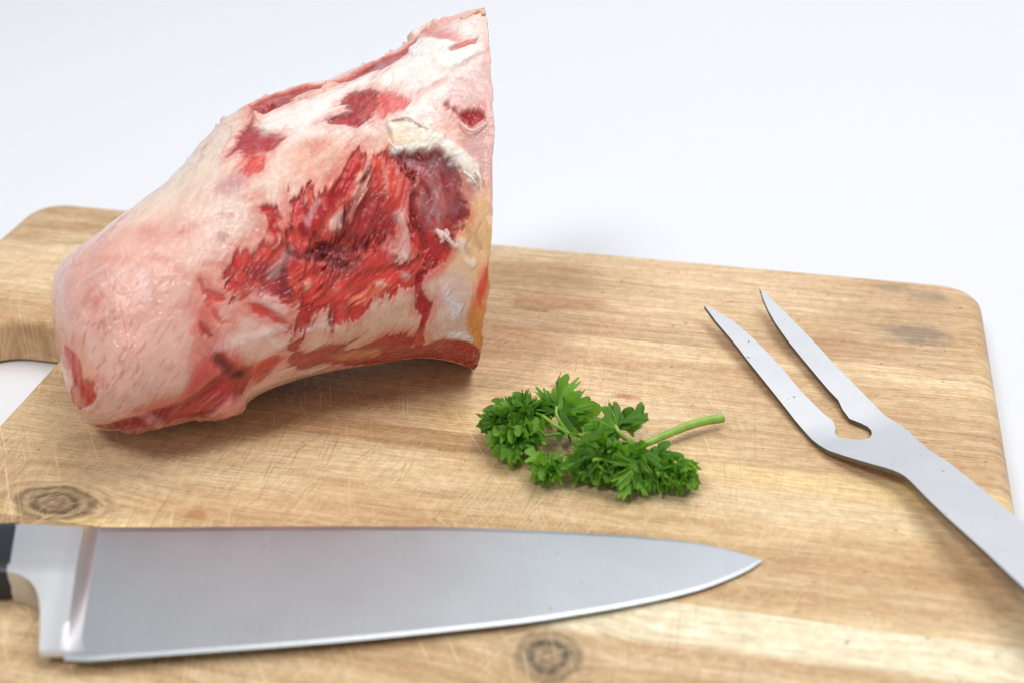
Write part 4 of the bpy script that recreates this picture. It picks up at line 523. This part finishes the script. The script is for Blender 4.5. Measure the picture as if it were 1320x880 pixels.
# ------------------------------------------------------------------ the meat
def meat():
    root = empty('beef_shank', tuple(MEAT_ORG))
    tag(root, 'raw beef bone joint with pink fat and torn red flesh on the cutting board', 'meat')
    NS, NT = 640, 680
    s1 = np.linspace(0, 1, NS)
    nf = int(NT * .72); th1 = np.concatenate([np.linspace(-.2, math.pi + .2, nf, endpoint=False), np.linspace(math.pi + .2, 2 * math.pi - .2, NT - nf, endpoint=False)])
    s, th = (a.ravel() for a in np.meshgrid(s1, th1, indexing='ij'))
    P = meat_base(SEC, s, th)
    # surface coordinates in metres: u along the bone, v down the front
    R_ = interp_sections(SEC, s); hh = np.linalg.norm(R_[:, 3:6], axis=1) * 2.6
    u = s * .155; v = th / math.pi * hh
    g = P.reshape(NS, NT, 3)
    dU = np.gradient(g, axis=0); dV = np.roll(g, -1, 1) - np.roll(g, 1, 1)
    Nn = np.cross(dU, dV); Nn /= np.linalg.norm(Nn, axis=2, keepdims=True) + 1e-12; Nn = Nn.reshape(-1, 3)
    cen = R_[:, :3]; flip = np.sign(np.sum(Nn * (P - cen), axis=1).mean()); Nn *= flip
    wn = np.stack([fbm(P * 60, 2, 11), fbm(P * 60, 2, 21), fbm(P * 60, 2, 31)], 1)
    # base fat colour
    n1 = fbm(P * 45, 3, 1); n2 = fbm(P * 160, 3, 2); n3 = fbm(P * 520, 2, 3); n4 = fbm(P * np.array([90, 90, 25.]), 3, 4)
    def mixc(col, c, a): return col * (1 - a[:, None]) + lin(c)[None] * a[:, None]
    sst = lambda x, a, b: (lambda t: t * t * (3 - 2 * t))(np.clip((x - a) / (b - a), 0, 1))
    col = np.repeat(lin((241, 192, 174))[None], len(P), 0)
    col = mixc(col, (247, 224, 206), sst(n1, -.1, .5) * .7)
    stk = fbm(np.stack([u * 38 + n1, v * 150 + n1 * 2, 0 * u], 1), 4, 6, .6)
    col = mixc(col, (250, 236, 228), sst(stk, .1, .55) * .6)
    col = mixc(col, (226, 160, 150), sst(stk, -.1, -.5) * .55)
    col = mixc(col, (226, 156, 144), sst(n4, .1, .6) * .40)
    back = sst(np.sin(th), .0, -.35)                       # far side: same meat, loosely mottled
    col = mixc(col, (180, 50, 52), back * sst(fbm(P * 38, 4, 8), .08, .22) * .9)
    disp = .0022 * fbm(P * 28, 2, 41) + .00045 * fbm(P * 90, 3, 42) + .00012 * stk + .00004 * n3
    topr = sst(np.cos(th), .75, .98) * sst(s, .35, .5)
    disp += topr * (.0010 * fbm(P * 110, 4, 43, .6) + .0022 * sst(fbm(P * np.array([150, 150, 150.]), 3, 45, .6), .12, .5) * sst(fbm(P * 50, 2, 44), -.1, .3))
    fco = np.stack([u * .6, v, 0 * u], 1); fst = np.full(len(P), .22)
    wet = np.full(len(P), .33) + .08 * n1
    def inpoly(px, py, poly):
        d2 = np.full(len(px), 1e9); ins = np.zeros(len(px), bool); K = len(poly)
        for i in range(K):
            ax, ay = poly[i]; bx, by = poly[(i + 1) % K]; ex, ey = bx - ax, by - ay
            t = np.clip(((px - ax) * ex + (py - ay) * ey) / (ex * ex + ey * ey + 1e-15), 0, 1)
            d2 = np.minimum(d2, (px - ax - t * ex) ** 2 + (py - ay - t * ey) ** 2)
            c = (ay > py) != (by > py)
            with np.errstate(divide='ignore', invalid='ignore'):
                ins ^= c & (px < (bx - ax) * (py - ay) / (by - ay) + ax)
        return np.where(ins, 1, -1) * np.sqrt(d2)
    K = len(SEC)
    hs = lambda q: float(np.interp(q, s1, hh.reshape(NS, NT)[:, 0]))
    for pi, (c, op, soft, edge, ang, fib, hgt, poly) in enumerate(PATCHES):
        pp = [(q * .155, t / math.pi * hs(q)) for q, t in poly]
        px = [p[0] for p in pp]; py = [p[1] for p in pp]; mg = (soft + edge * 2) * .001 + .001
        idx = np.where((u > min(px) - mg) & (u < max(px) + mg) & (v > min(py) - mg) & (v < max(py) + mg) & (th < math.pi + .6))[0]
        if not len(idx): continue
        uu, vv = u[idx], v[idx]
        ca, sa = math.cos(R(ang)), -math.sin(R(ang))       # v runs downwards
        along = uu * ca + vv * sa; acr = -uu * sa + vv * ca
        wv = wn[idx, 0] * .0035
        Z = np.full(len(idx), pi * 3.1)
        fb = fbm(np.stack([along * 190, (acr + wv * 1.5) * 1500, Z], 1), 3, 50 + pi, .65)      # fine fibres
        fc = fbm(np.stack([along * 90, (acr + wv * 1.3) * 330, Z], 1), 3, 90 + pi, .6)        # bundles
        fd = fbm(np.stack([uu * 170, vv * 170, Z], 1), 3, 130 + pi, .6)                       # blotches
        en = fbm(np.stack([uu * 420, vv * 420, Z], 1), 3, 70 + pi)
        red = c[1] < 116
        wamp = .0006 + .0007 * (edge > .85)
        d = inpoly(uu + wn[idx, 1] * wamp + .0004 * en, vv + wn[idx, 2] * wamp - .0004 * en, pp) * 1000 + edge * (.7 * en + 1.9 * fb * fib + 1.4 * fc * fib + .5 * fd)
        if red: soft = soft * 1.1
        m = sst(d, -soft * .8, soft * .8)
        if red and soft < 3 and op > .8:         # thin flesh bleeding into the fat round it
            hal = sst(d + 1.6 * fb + 1.8 * fc, -4.4, .4) * .50
            col[idx] = col[idx] * (1 - hal[:, None]) + lin((222, 98, 80))[None] * hal[:, None]
        a = m * op * (1 - (.15 * sst(fc + .6 * en, .15, .7) * fib if red else 0))
        cc = lin(c)[None] * (np.array([1.14, .60, .58]) if red else 1.) * (1 + (.34 * fb + .34 * fc + .30 * fd)[:, None] * fib * np.array([.75, 1.15, 1.05]) + .12 * en[:, None])
        if red:                                  # deep between the fibres, pale sinew on top
            dk = sst(.6 * fc + .7 * fd + .3 * fb, -.12, -.6) * .46 * fib
            cc = cc * (1 - dk[:, None]) + lin((104, 18, 28))[None] * dk[:, None]
            pl = sst(.7 * fb + .6 * fd, .42, .8) * .24 * fib
            cc = cc * (1 - pl[:, None]) + lin((232, 150, 132))[None] * pl[:, None]
        cc = np.clip(cc, .002, .95)
        col[idx] = col[idx] * (1 - a[:, None]) + cc * a[:, None]
        on_ = m > .5; k_ = idx[on_]
        fco[k_] = np.stack([along, acr + wv * .5, np.full(len(idx), pi * .37)], 1)[on_]; fst[idx] = fst[idx] * (1 - m) + m * (fib if red else fib * .4 + .1)
        disp[idx] += m * (hgt * (.001 if hgt > 0 else .0016) + (.00014 * fb + .00045 * fc + .0006 * fd) * fib)
        wet[idx] = wet[idx] * (1 - m) + m * ((.20 if red else .30) + .10 * en)
    for si, (c, op, wd, soft, hgt, pts) in enumerate(STROKES):
        sp_ = spline([(q * .155, t / math.pi * hs(q)) for q, t in pts], len(pts) * 5)
        mg = (wd + soft) * .001 + .002
        idx = np.where((u > sp_[:, 0].min() - mg) & (u < sp_[:, 0].max() + mg) & (v > sp_[:, 1].min() - mg) & (v < sp_[:, 1].max() + mg) & (th < math.pi + .6))[0]
        if not len(idx): continue
        uu = u[idx] + wn[idx, 1] * .0008; vv = v[idx] + wn[idx, 2] * .0008; dd = np.full(len(idx), 1e9)
        for k in range(len(sp_) - 1):
            ax, ay = sp_[k]; ex, ey = sp_[k + 1] - sp_[k]
            q = np.clip(((uu - ax) * ex + (vv - ay) * ey) / (ex * ex + ey * ey + 1e-15), 0, 1)
            dd = np.minimum(dd, np.hypot(uu - ax - q * ex, vv - ay - q * ey))
        en = fbm(np.stack([uu * 500, vv * 500, np.full(len(idx), si * 2.9)], 1), 3, 170 + si)
        m = sst(dd * 1000 + en * wd * .7, wd + soft, wd) * np.clip(.8 + .5 * en, 0, 1)
        col[idx] = col[idx] * (1 - (m * op)[:, None]) + lin(c)[None] * (m * op)[:, None]
        disp[idx] += m * hgt * .001
    # tiny pores and veins of the skin side
    por = sst(fbm(np.stack([u * 520 + v * 100, v * 1300 + u * 160, 0 * u], 1), 2, 7), .22, .5) * sst(s, .50, .30) * sst(th, 1.0, 1.6)
    col = mixc(col, (200, 112, 98), por * .55); disp -= por * .00005
    vein = np.abs(fbm(np.stack([u * 60, v * 42, 0 * u + 5], 1), 4, 19)); red = sst(vein, .035, .0) * sst(n1, -.1, .3)
    v2 = np.abs(fbm(np.stack([u * 130, v * 70, 0 * u + 9], 1), 4, 29)); r2 = sst(v2, .05, .0) * sst(fbm(P * 30, 2, 33), -.05, .3) * sst(s, .6, .3)
    col = mixc(col, (204, 96, 88), r2 * .5 * (col[:, 1] > .28))
    col = mixc(col, (206, 104, 96), red * .60 * (col[:, 1] > .3))
    col *= (1 + .06 * n2 + .04 * n3)[:, None]
    # crisp rims: fade relief to zero at the ends of the grid
    endf = sst(s, 0, .12)
    P2 = P + Nn * (disp * endf)[:, None]
    rag = .0012 * fbm(np.stack([np.cos(th) * 9, np.sin(th) * 9, s * 0], 1), 4, 77) * sst(s, .985, 1.)
    axis = SEC[-1, :3] - SEC[-4, :3]; axis /= np.linalg.norm(axis)
    P2 += axis[None] * rag[:, None]
    # end caps: inset rings
    V = P2.tolist(); COL = col.tolist(); WET = wet.tolist(); F = []
    gi = np.arange(NS * NT).reshape(NS, NT)
    a = gi[:-1, :]; b = np.roll(gi, -1, 1)[:-1, :]; c2 = np.roll(gi, -1, 1)[1:, :]; d2 = gi[1:, :]
    quads = np.stack([a, b, c2, d2], -1).reshape(-1, 4)
    if flip < 0: quads = quads[:, ::-1]
    F = quads.tolist()
    def cap(row, out, order, cols, rings):
        prev = list(row); cen = np.mean([V[i] for i in row], 0)
        for q, (f, dz) in enumerate(rings):
            new = []
            for i in row:
                p = cen + (np.array(V[i]) - cen) * f + out * dz
                V.append(p.tolist()); COL.append(cols[q]); WET.append(.35); new.append(len(V) - 1)
            for k in range(len(row)):
                fq = [prev[k], prev[(k + 1) % len(row)], new[(k + 1) % len(row)], new[k]]; F.append(fq if order else fq[::-1])
            prev = new
        V.append((cen + out * rings[-1][1]).tolist()); COL.append(cols[-1]); WET.append(.35)
        for k in range(len(row)):
            fq = [prev[k], prev[(k + 1) % len(row)], len(V) - 1]; F.append(fq if order else fq[::-1])
    L = lambda c: lin(c).tolist()
    o0 = SEC[0, :3] - SEC[1, :3]; o0 /= np.linalg.norm(o0)
    rim = [L((226, 170, 150)), L((190, 70, 66)), L((178, 52, 54)), L((228, 196, 168)), L((236, 214, 190)), L((214, 130, 104)), L((226, 168, 120))]
    cap(gi[-1], axis, flip < 0, rim, [(.985, .0002), (.93, -.0008), (.72, -.0015), (.62, -.0006), (.48, -.0004), (.44, -.0016), (.2, -.0022)])
    cap(gi[0], o0, flip > 0, [L((226, 160, 148)), L((222, 150, 140)), L((226, 160, 150))], [(.9, .0006), (.6, .0018), (.3, .0024)])
    me = bpy.data.meshes.new('flesh'); me.from_pydata(V, [], F); me.update()
    at_ = me.attributes.new('albedo', 'FLOAT_COLOR', 'POINT')
    cc = np.ones((len(V), 4)); cc[:, :3] = np.clip(np.array(COL), .002, .93); at_.data.foreach_set('color', cc.ravel())
    ex = len(V) - len(P)
    af = me.attributes.new('fibre', 'FLOAT_VECTOR', 'POINT'); af.data.foreach_set('vector', np.concatenate([fco, np.zeros((ex, 3))]).ravel())
    ag = me.attributes.new('fibrous', 'FLOAT', 'POINT'); ag.data.foreach_set('value', np.concatenate([fst, np.full(ex, .3)]))
    aw = me.attributes.new('wet', 'FLOAT', 'POINT'); aw.data.foreach_set('value', np.array(WET))
    smooth(me)
    def flesh_mat(name, flat=None):
        m = Mat(name)
        if flat is None:
            an = m.nt.nodes.new('ShaderNodeAttribute'); an.attribute_name = 'albedo'; base = an.outputs['Color']
            aw_ = m.nt.nodes.new('ShaderNodeAttribute'); aw_.attribute_name = 'wet'; rough = G(m.nt, aw_.outputs['Fac'])
        else: base = None; rough = None
        n = m.noise(m.co, 900, 3, .6); n2_ = m.noise(m.co, 260, 3, .6)
        tint = m.mix(n.ss(.3, .7), (.95, .93, .92, 1), (1.0, 1.0, 1.0, 1))
        colr = m.mix(1., base if base else lin4(flat), tint, 'MULTIPLY')
        fh = None
        if flat is None:
            fa = m.nt.nodes.new('ShaderNodeAttribute'); fa.attribute_name = 'fibre'
            fg = m.nt.nodes.new('ShaderNodeAttribute'); fg.attribute_name = 'fibrous'; st_ = G(m.nt, fg.outputs['Fac'])
            sp2 = m.nt.nodes.new('ShaderNodeSeparateXYZ'); m.nt.links.new(fa.outputs['Vector'], sp2.inputs[0])
            fx, fy, fz = (G(m.nt, sp2.outputs[i]) for i in range(3))
            fn = m.noise(m.vec(fx * 330, fy * 2600, fz * 40), 1, 3, .62)
            fm = m.noise(m.vec(fx * 120, fy * 700, fz * 40 + 7.), 1, 3, .6)
            colr = m.mix(fn.ss(.56, .30) * st_ * .85, colr, m.mix(1., colr, (.74, .50, .52, 1), 'MULTIPLY'))
            colr = m.mix(fm.ss(.52, .30) * st_ * .75, colr, m.mix(1., colr, (.70, .46, .50, 1), 'MULTIPLY'))
            colr = m.mix(fn.ss(.60, .80) * st_ * .40, colr, (.80, .46, .40, 1))
            fh = (fn * .35 + fm * .65) * st_
        m.set('Base Color', colr)
        if rough is not None: m.set('Roughness', rough + (n2_ - .5) * .26)
        else: m.set('Roughness', .38)
        m.set('Specular IOR Level', .20)
        m.set('Coat Weight', .75 if flat is None else .2); m.set('Coat Roughness', .07)
        m.set('Subsurface Weight', .07); m.set('Subsurface Radius', (1, .35, .25)); m.set('Subsurface Scale', .0022)
        n3_ = m.noise(m.co, 480, 2, .5)
        hh_ = n * .25 + n2_ * .45 + n3_ * .4
        m.bump(hh_ + fh * 1.6 if fh is not None else hh_, .0008, .55)
        cb = m.nt.nodes.new('ShaderNodeBump'); cb.inputs['Distance'].default_value = .0012; cb.inputs['Strength'].default_value = .8
        m.nt.links.new((n2_ * .5 + n3_ * .7 + n * .25).s, cb.inputs['Height']); m.nt.links.new(cb.outputs[0], m.b.inputs['Coat Normal'])
        return m.m
    fo = obj('flesh', me, flesh_mat('raw_flesh'), root)
    # loose strands and torn membrane lying on the flesh
    for q, (c, r, pts) in enumerate(STRANDS):
        sp_ = spline([(a, b, l) for a, b, l in pts], len(pts) * 3)
        base = meat_base(SEC, sp_[:, 0], sp_[:, 1])
        e1 = meat_base(SEC, sp_[:, 0] + .004, sp_[:, 1]) - base; e2 = meat_base(SEC, sp_[:, 0], sp_[:, 1] + .02) - base
        nn = np.cross(e1, e2); nn /= np.linalg.norm(nn, axis=1, keepdims=True); nn *= flip
        lift = sp_[:, 2:3] * .001 + (.0016 if 150 < 0 else .0006)
        V2, F2 = tube((base + nn * lift).tolist(), r * .001, r * .0006, 8, 3, .25, q)
        obj('membrane_strand', smooth(pymesh('membrane_strand', V2, F2)), flesh_mat('membrane_%d' % q, c), fo)
meat()

# ------------------------------------------------------------------ parsley
def parsley():
    root = empty('parsley_sprig', tuple(PAR_ORG))
    tag(root, 'fresh green curly parsley sprig lying on the board between meat and fork', 'parsley')
    ms = Mat('parsley_stem'); n = ms.noise(ms.vec(ms.x * 200, ms.y * 200, ms.z * 200), 1, 3)
    ms.set('Base Color', ms.mix(n.ss(.3, .7), (.22, .40, .040, 1), (.34, .52, .085, 1))); ms.set('Roughness', .42)
    ms.set('Subsurface Weight', .15); ms.set('Subsurface Radius', (.5, 1, .2)); ms.set('Subsurface Scale', .001)
    for k, (r0, r1, pts) in enumerate(STEMS):
        V, F = tube(pts, r0 * .70, r1 * .74, 10, 6, .07, k)
        obj('stem', smooth(pymesh('stem', V, F), R(50)), ms.m, root)
    ml = Mat('parsley_leaf')
    n = ml.noise(ml.co, 260, 3, .6); n2 = ml.noise(ml.co, 1100, 2, .5)
    oi = ml.nt.nodes.new('ShaderNodeObjectInfo'); rnd = G(ml.nt, oi.outputs['Random'])
    c = ml.mix(rnd, (.040, .155, .012, 1), (.24, .47, .055, 1))
    c = ml.mix(n.ss(.35, .7) * .6, c, (.19, .41, .040, 1))
    ml.set('Base Color', c); ml.set('Roughness', .36); ml.set('Specular IOR Level', .55)
    ml.bump(n2, .0003, .5)
    tr = ml.nt.nodes.new('ShaderNodeBsdfTranslucent'); ml.nt.links.new(ml.mix(1., c, (2.2, 2.3, 1.2, 1), 'MULTIPLY'), tr.inputs[0])
    mx = ml.nt.nodes.new('ShaderNodeMixShader'); mx.inputs[0].default_value = .32
    ml.nt.links.new(ml.b.outputs[0], mx.inputs[1]); ml.nt.links.new(tr.outputs[0], mx.inputs[2]); ml.nt.links.new(mx.outputs[0], ml.out.inputs[0])
    # eight crumpled leaflets of unit length, x = away from the stalk
    meshes = []
    for q in range(8):
        rng = random.Random(100 + q); NA, NR = 120, 6; V, F = [], []
        ph = [rng.uniform(0, 6.28) for _ in range(6)]; lob = rng.choice((3, 5, 5)); fold = rng.uniform(.2, .5)
        amp = rng.uniform(.17, .28)
        for i in range(NA + 1):
            t = i / NA; a = (t - .5) * R(210)
            lobe = .34 + .66 * abs(math.cos(lob * .5 * math.pi * (t - .5) * 2 * .98)) ** .6
            tooth = .60 + .44 * abs(math.sin(math.pi * (t * 23 + ph[0]))) ** .55 - .05 * math.sin(t * 47 + ph[1])
            rad = lobe * tooth * (.72 + .28 * math.cos(a * .85))
            for k in range(NR):
                f = k / (NR - 1); r = .04 + rad * f
                x, y = r * math.cos(a), r * math.sin(a)
                z = amp * f * f * (math.sin(t * 29 + ph[2]) + .8 * math.sin(t * 53 + ph[3])) - fold * abs(y) * .6 * f + .16 * f * math.sin(f * 3.2 + ph[4]) - .25 * x * x * f
                z += .05 * math.sin(9 * x + ph[5]) * f
                y += .05 * f * f * math.sin(t * 33 + ph[3])
                V.append((x, y, z))
        for i in range(NA):
            for k in range(NR - 1):
                a = i * NR + k; F.append([a, a + NR, a + NR + 1, a + 1])
        meshes.append(smooth(pymesh('leaflet_%d' % q, V, F)))
    rng = random.Random(3)
    for (b, t, sz, vi) in LEAVES:
        b = Vector(b); t = Vector(t); d = (t - b).normalized()
        side = d.cross(Vector((0, 0, 1))); side.normalize(); up = side.cross(d)
        roll = rng.uniform(-.9, .9); q = Matrix.Rotation(roll, 3, d)
        side = q @ side; up = q @ up
        M = Matrix((d, -side, up)).transposed().to_4x4()
        o = obj('leaflet', meshes[vi], ml.m, root)
        o.location = b; o.rotation_euler = M.to_euler(); o.scale = (sz,) * 3
        # keep it above the board
        lo = min((M @ Vector(v.co * sz)).z for v in meshes[vi].vertices) + b.z
        if lo < .0004: o.location.z += .0004 - lo
parsley()
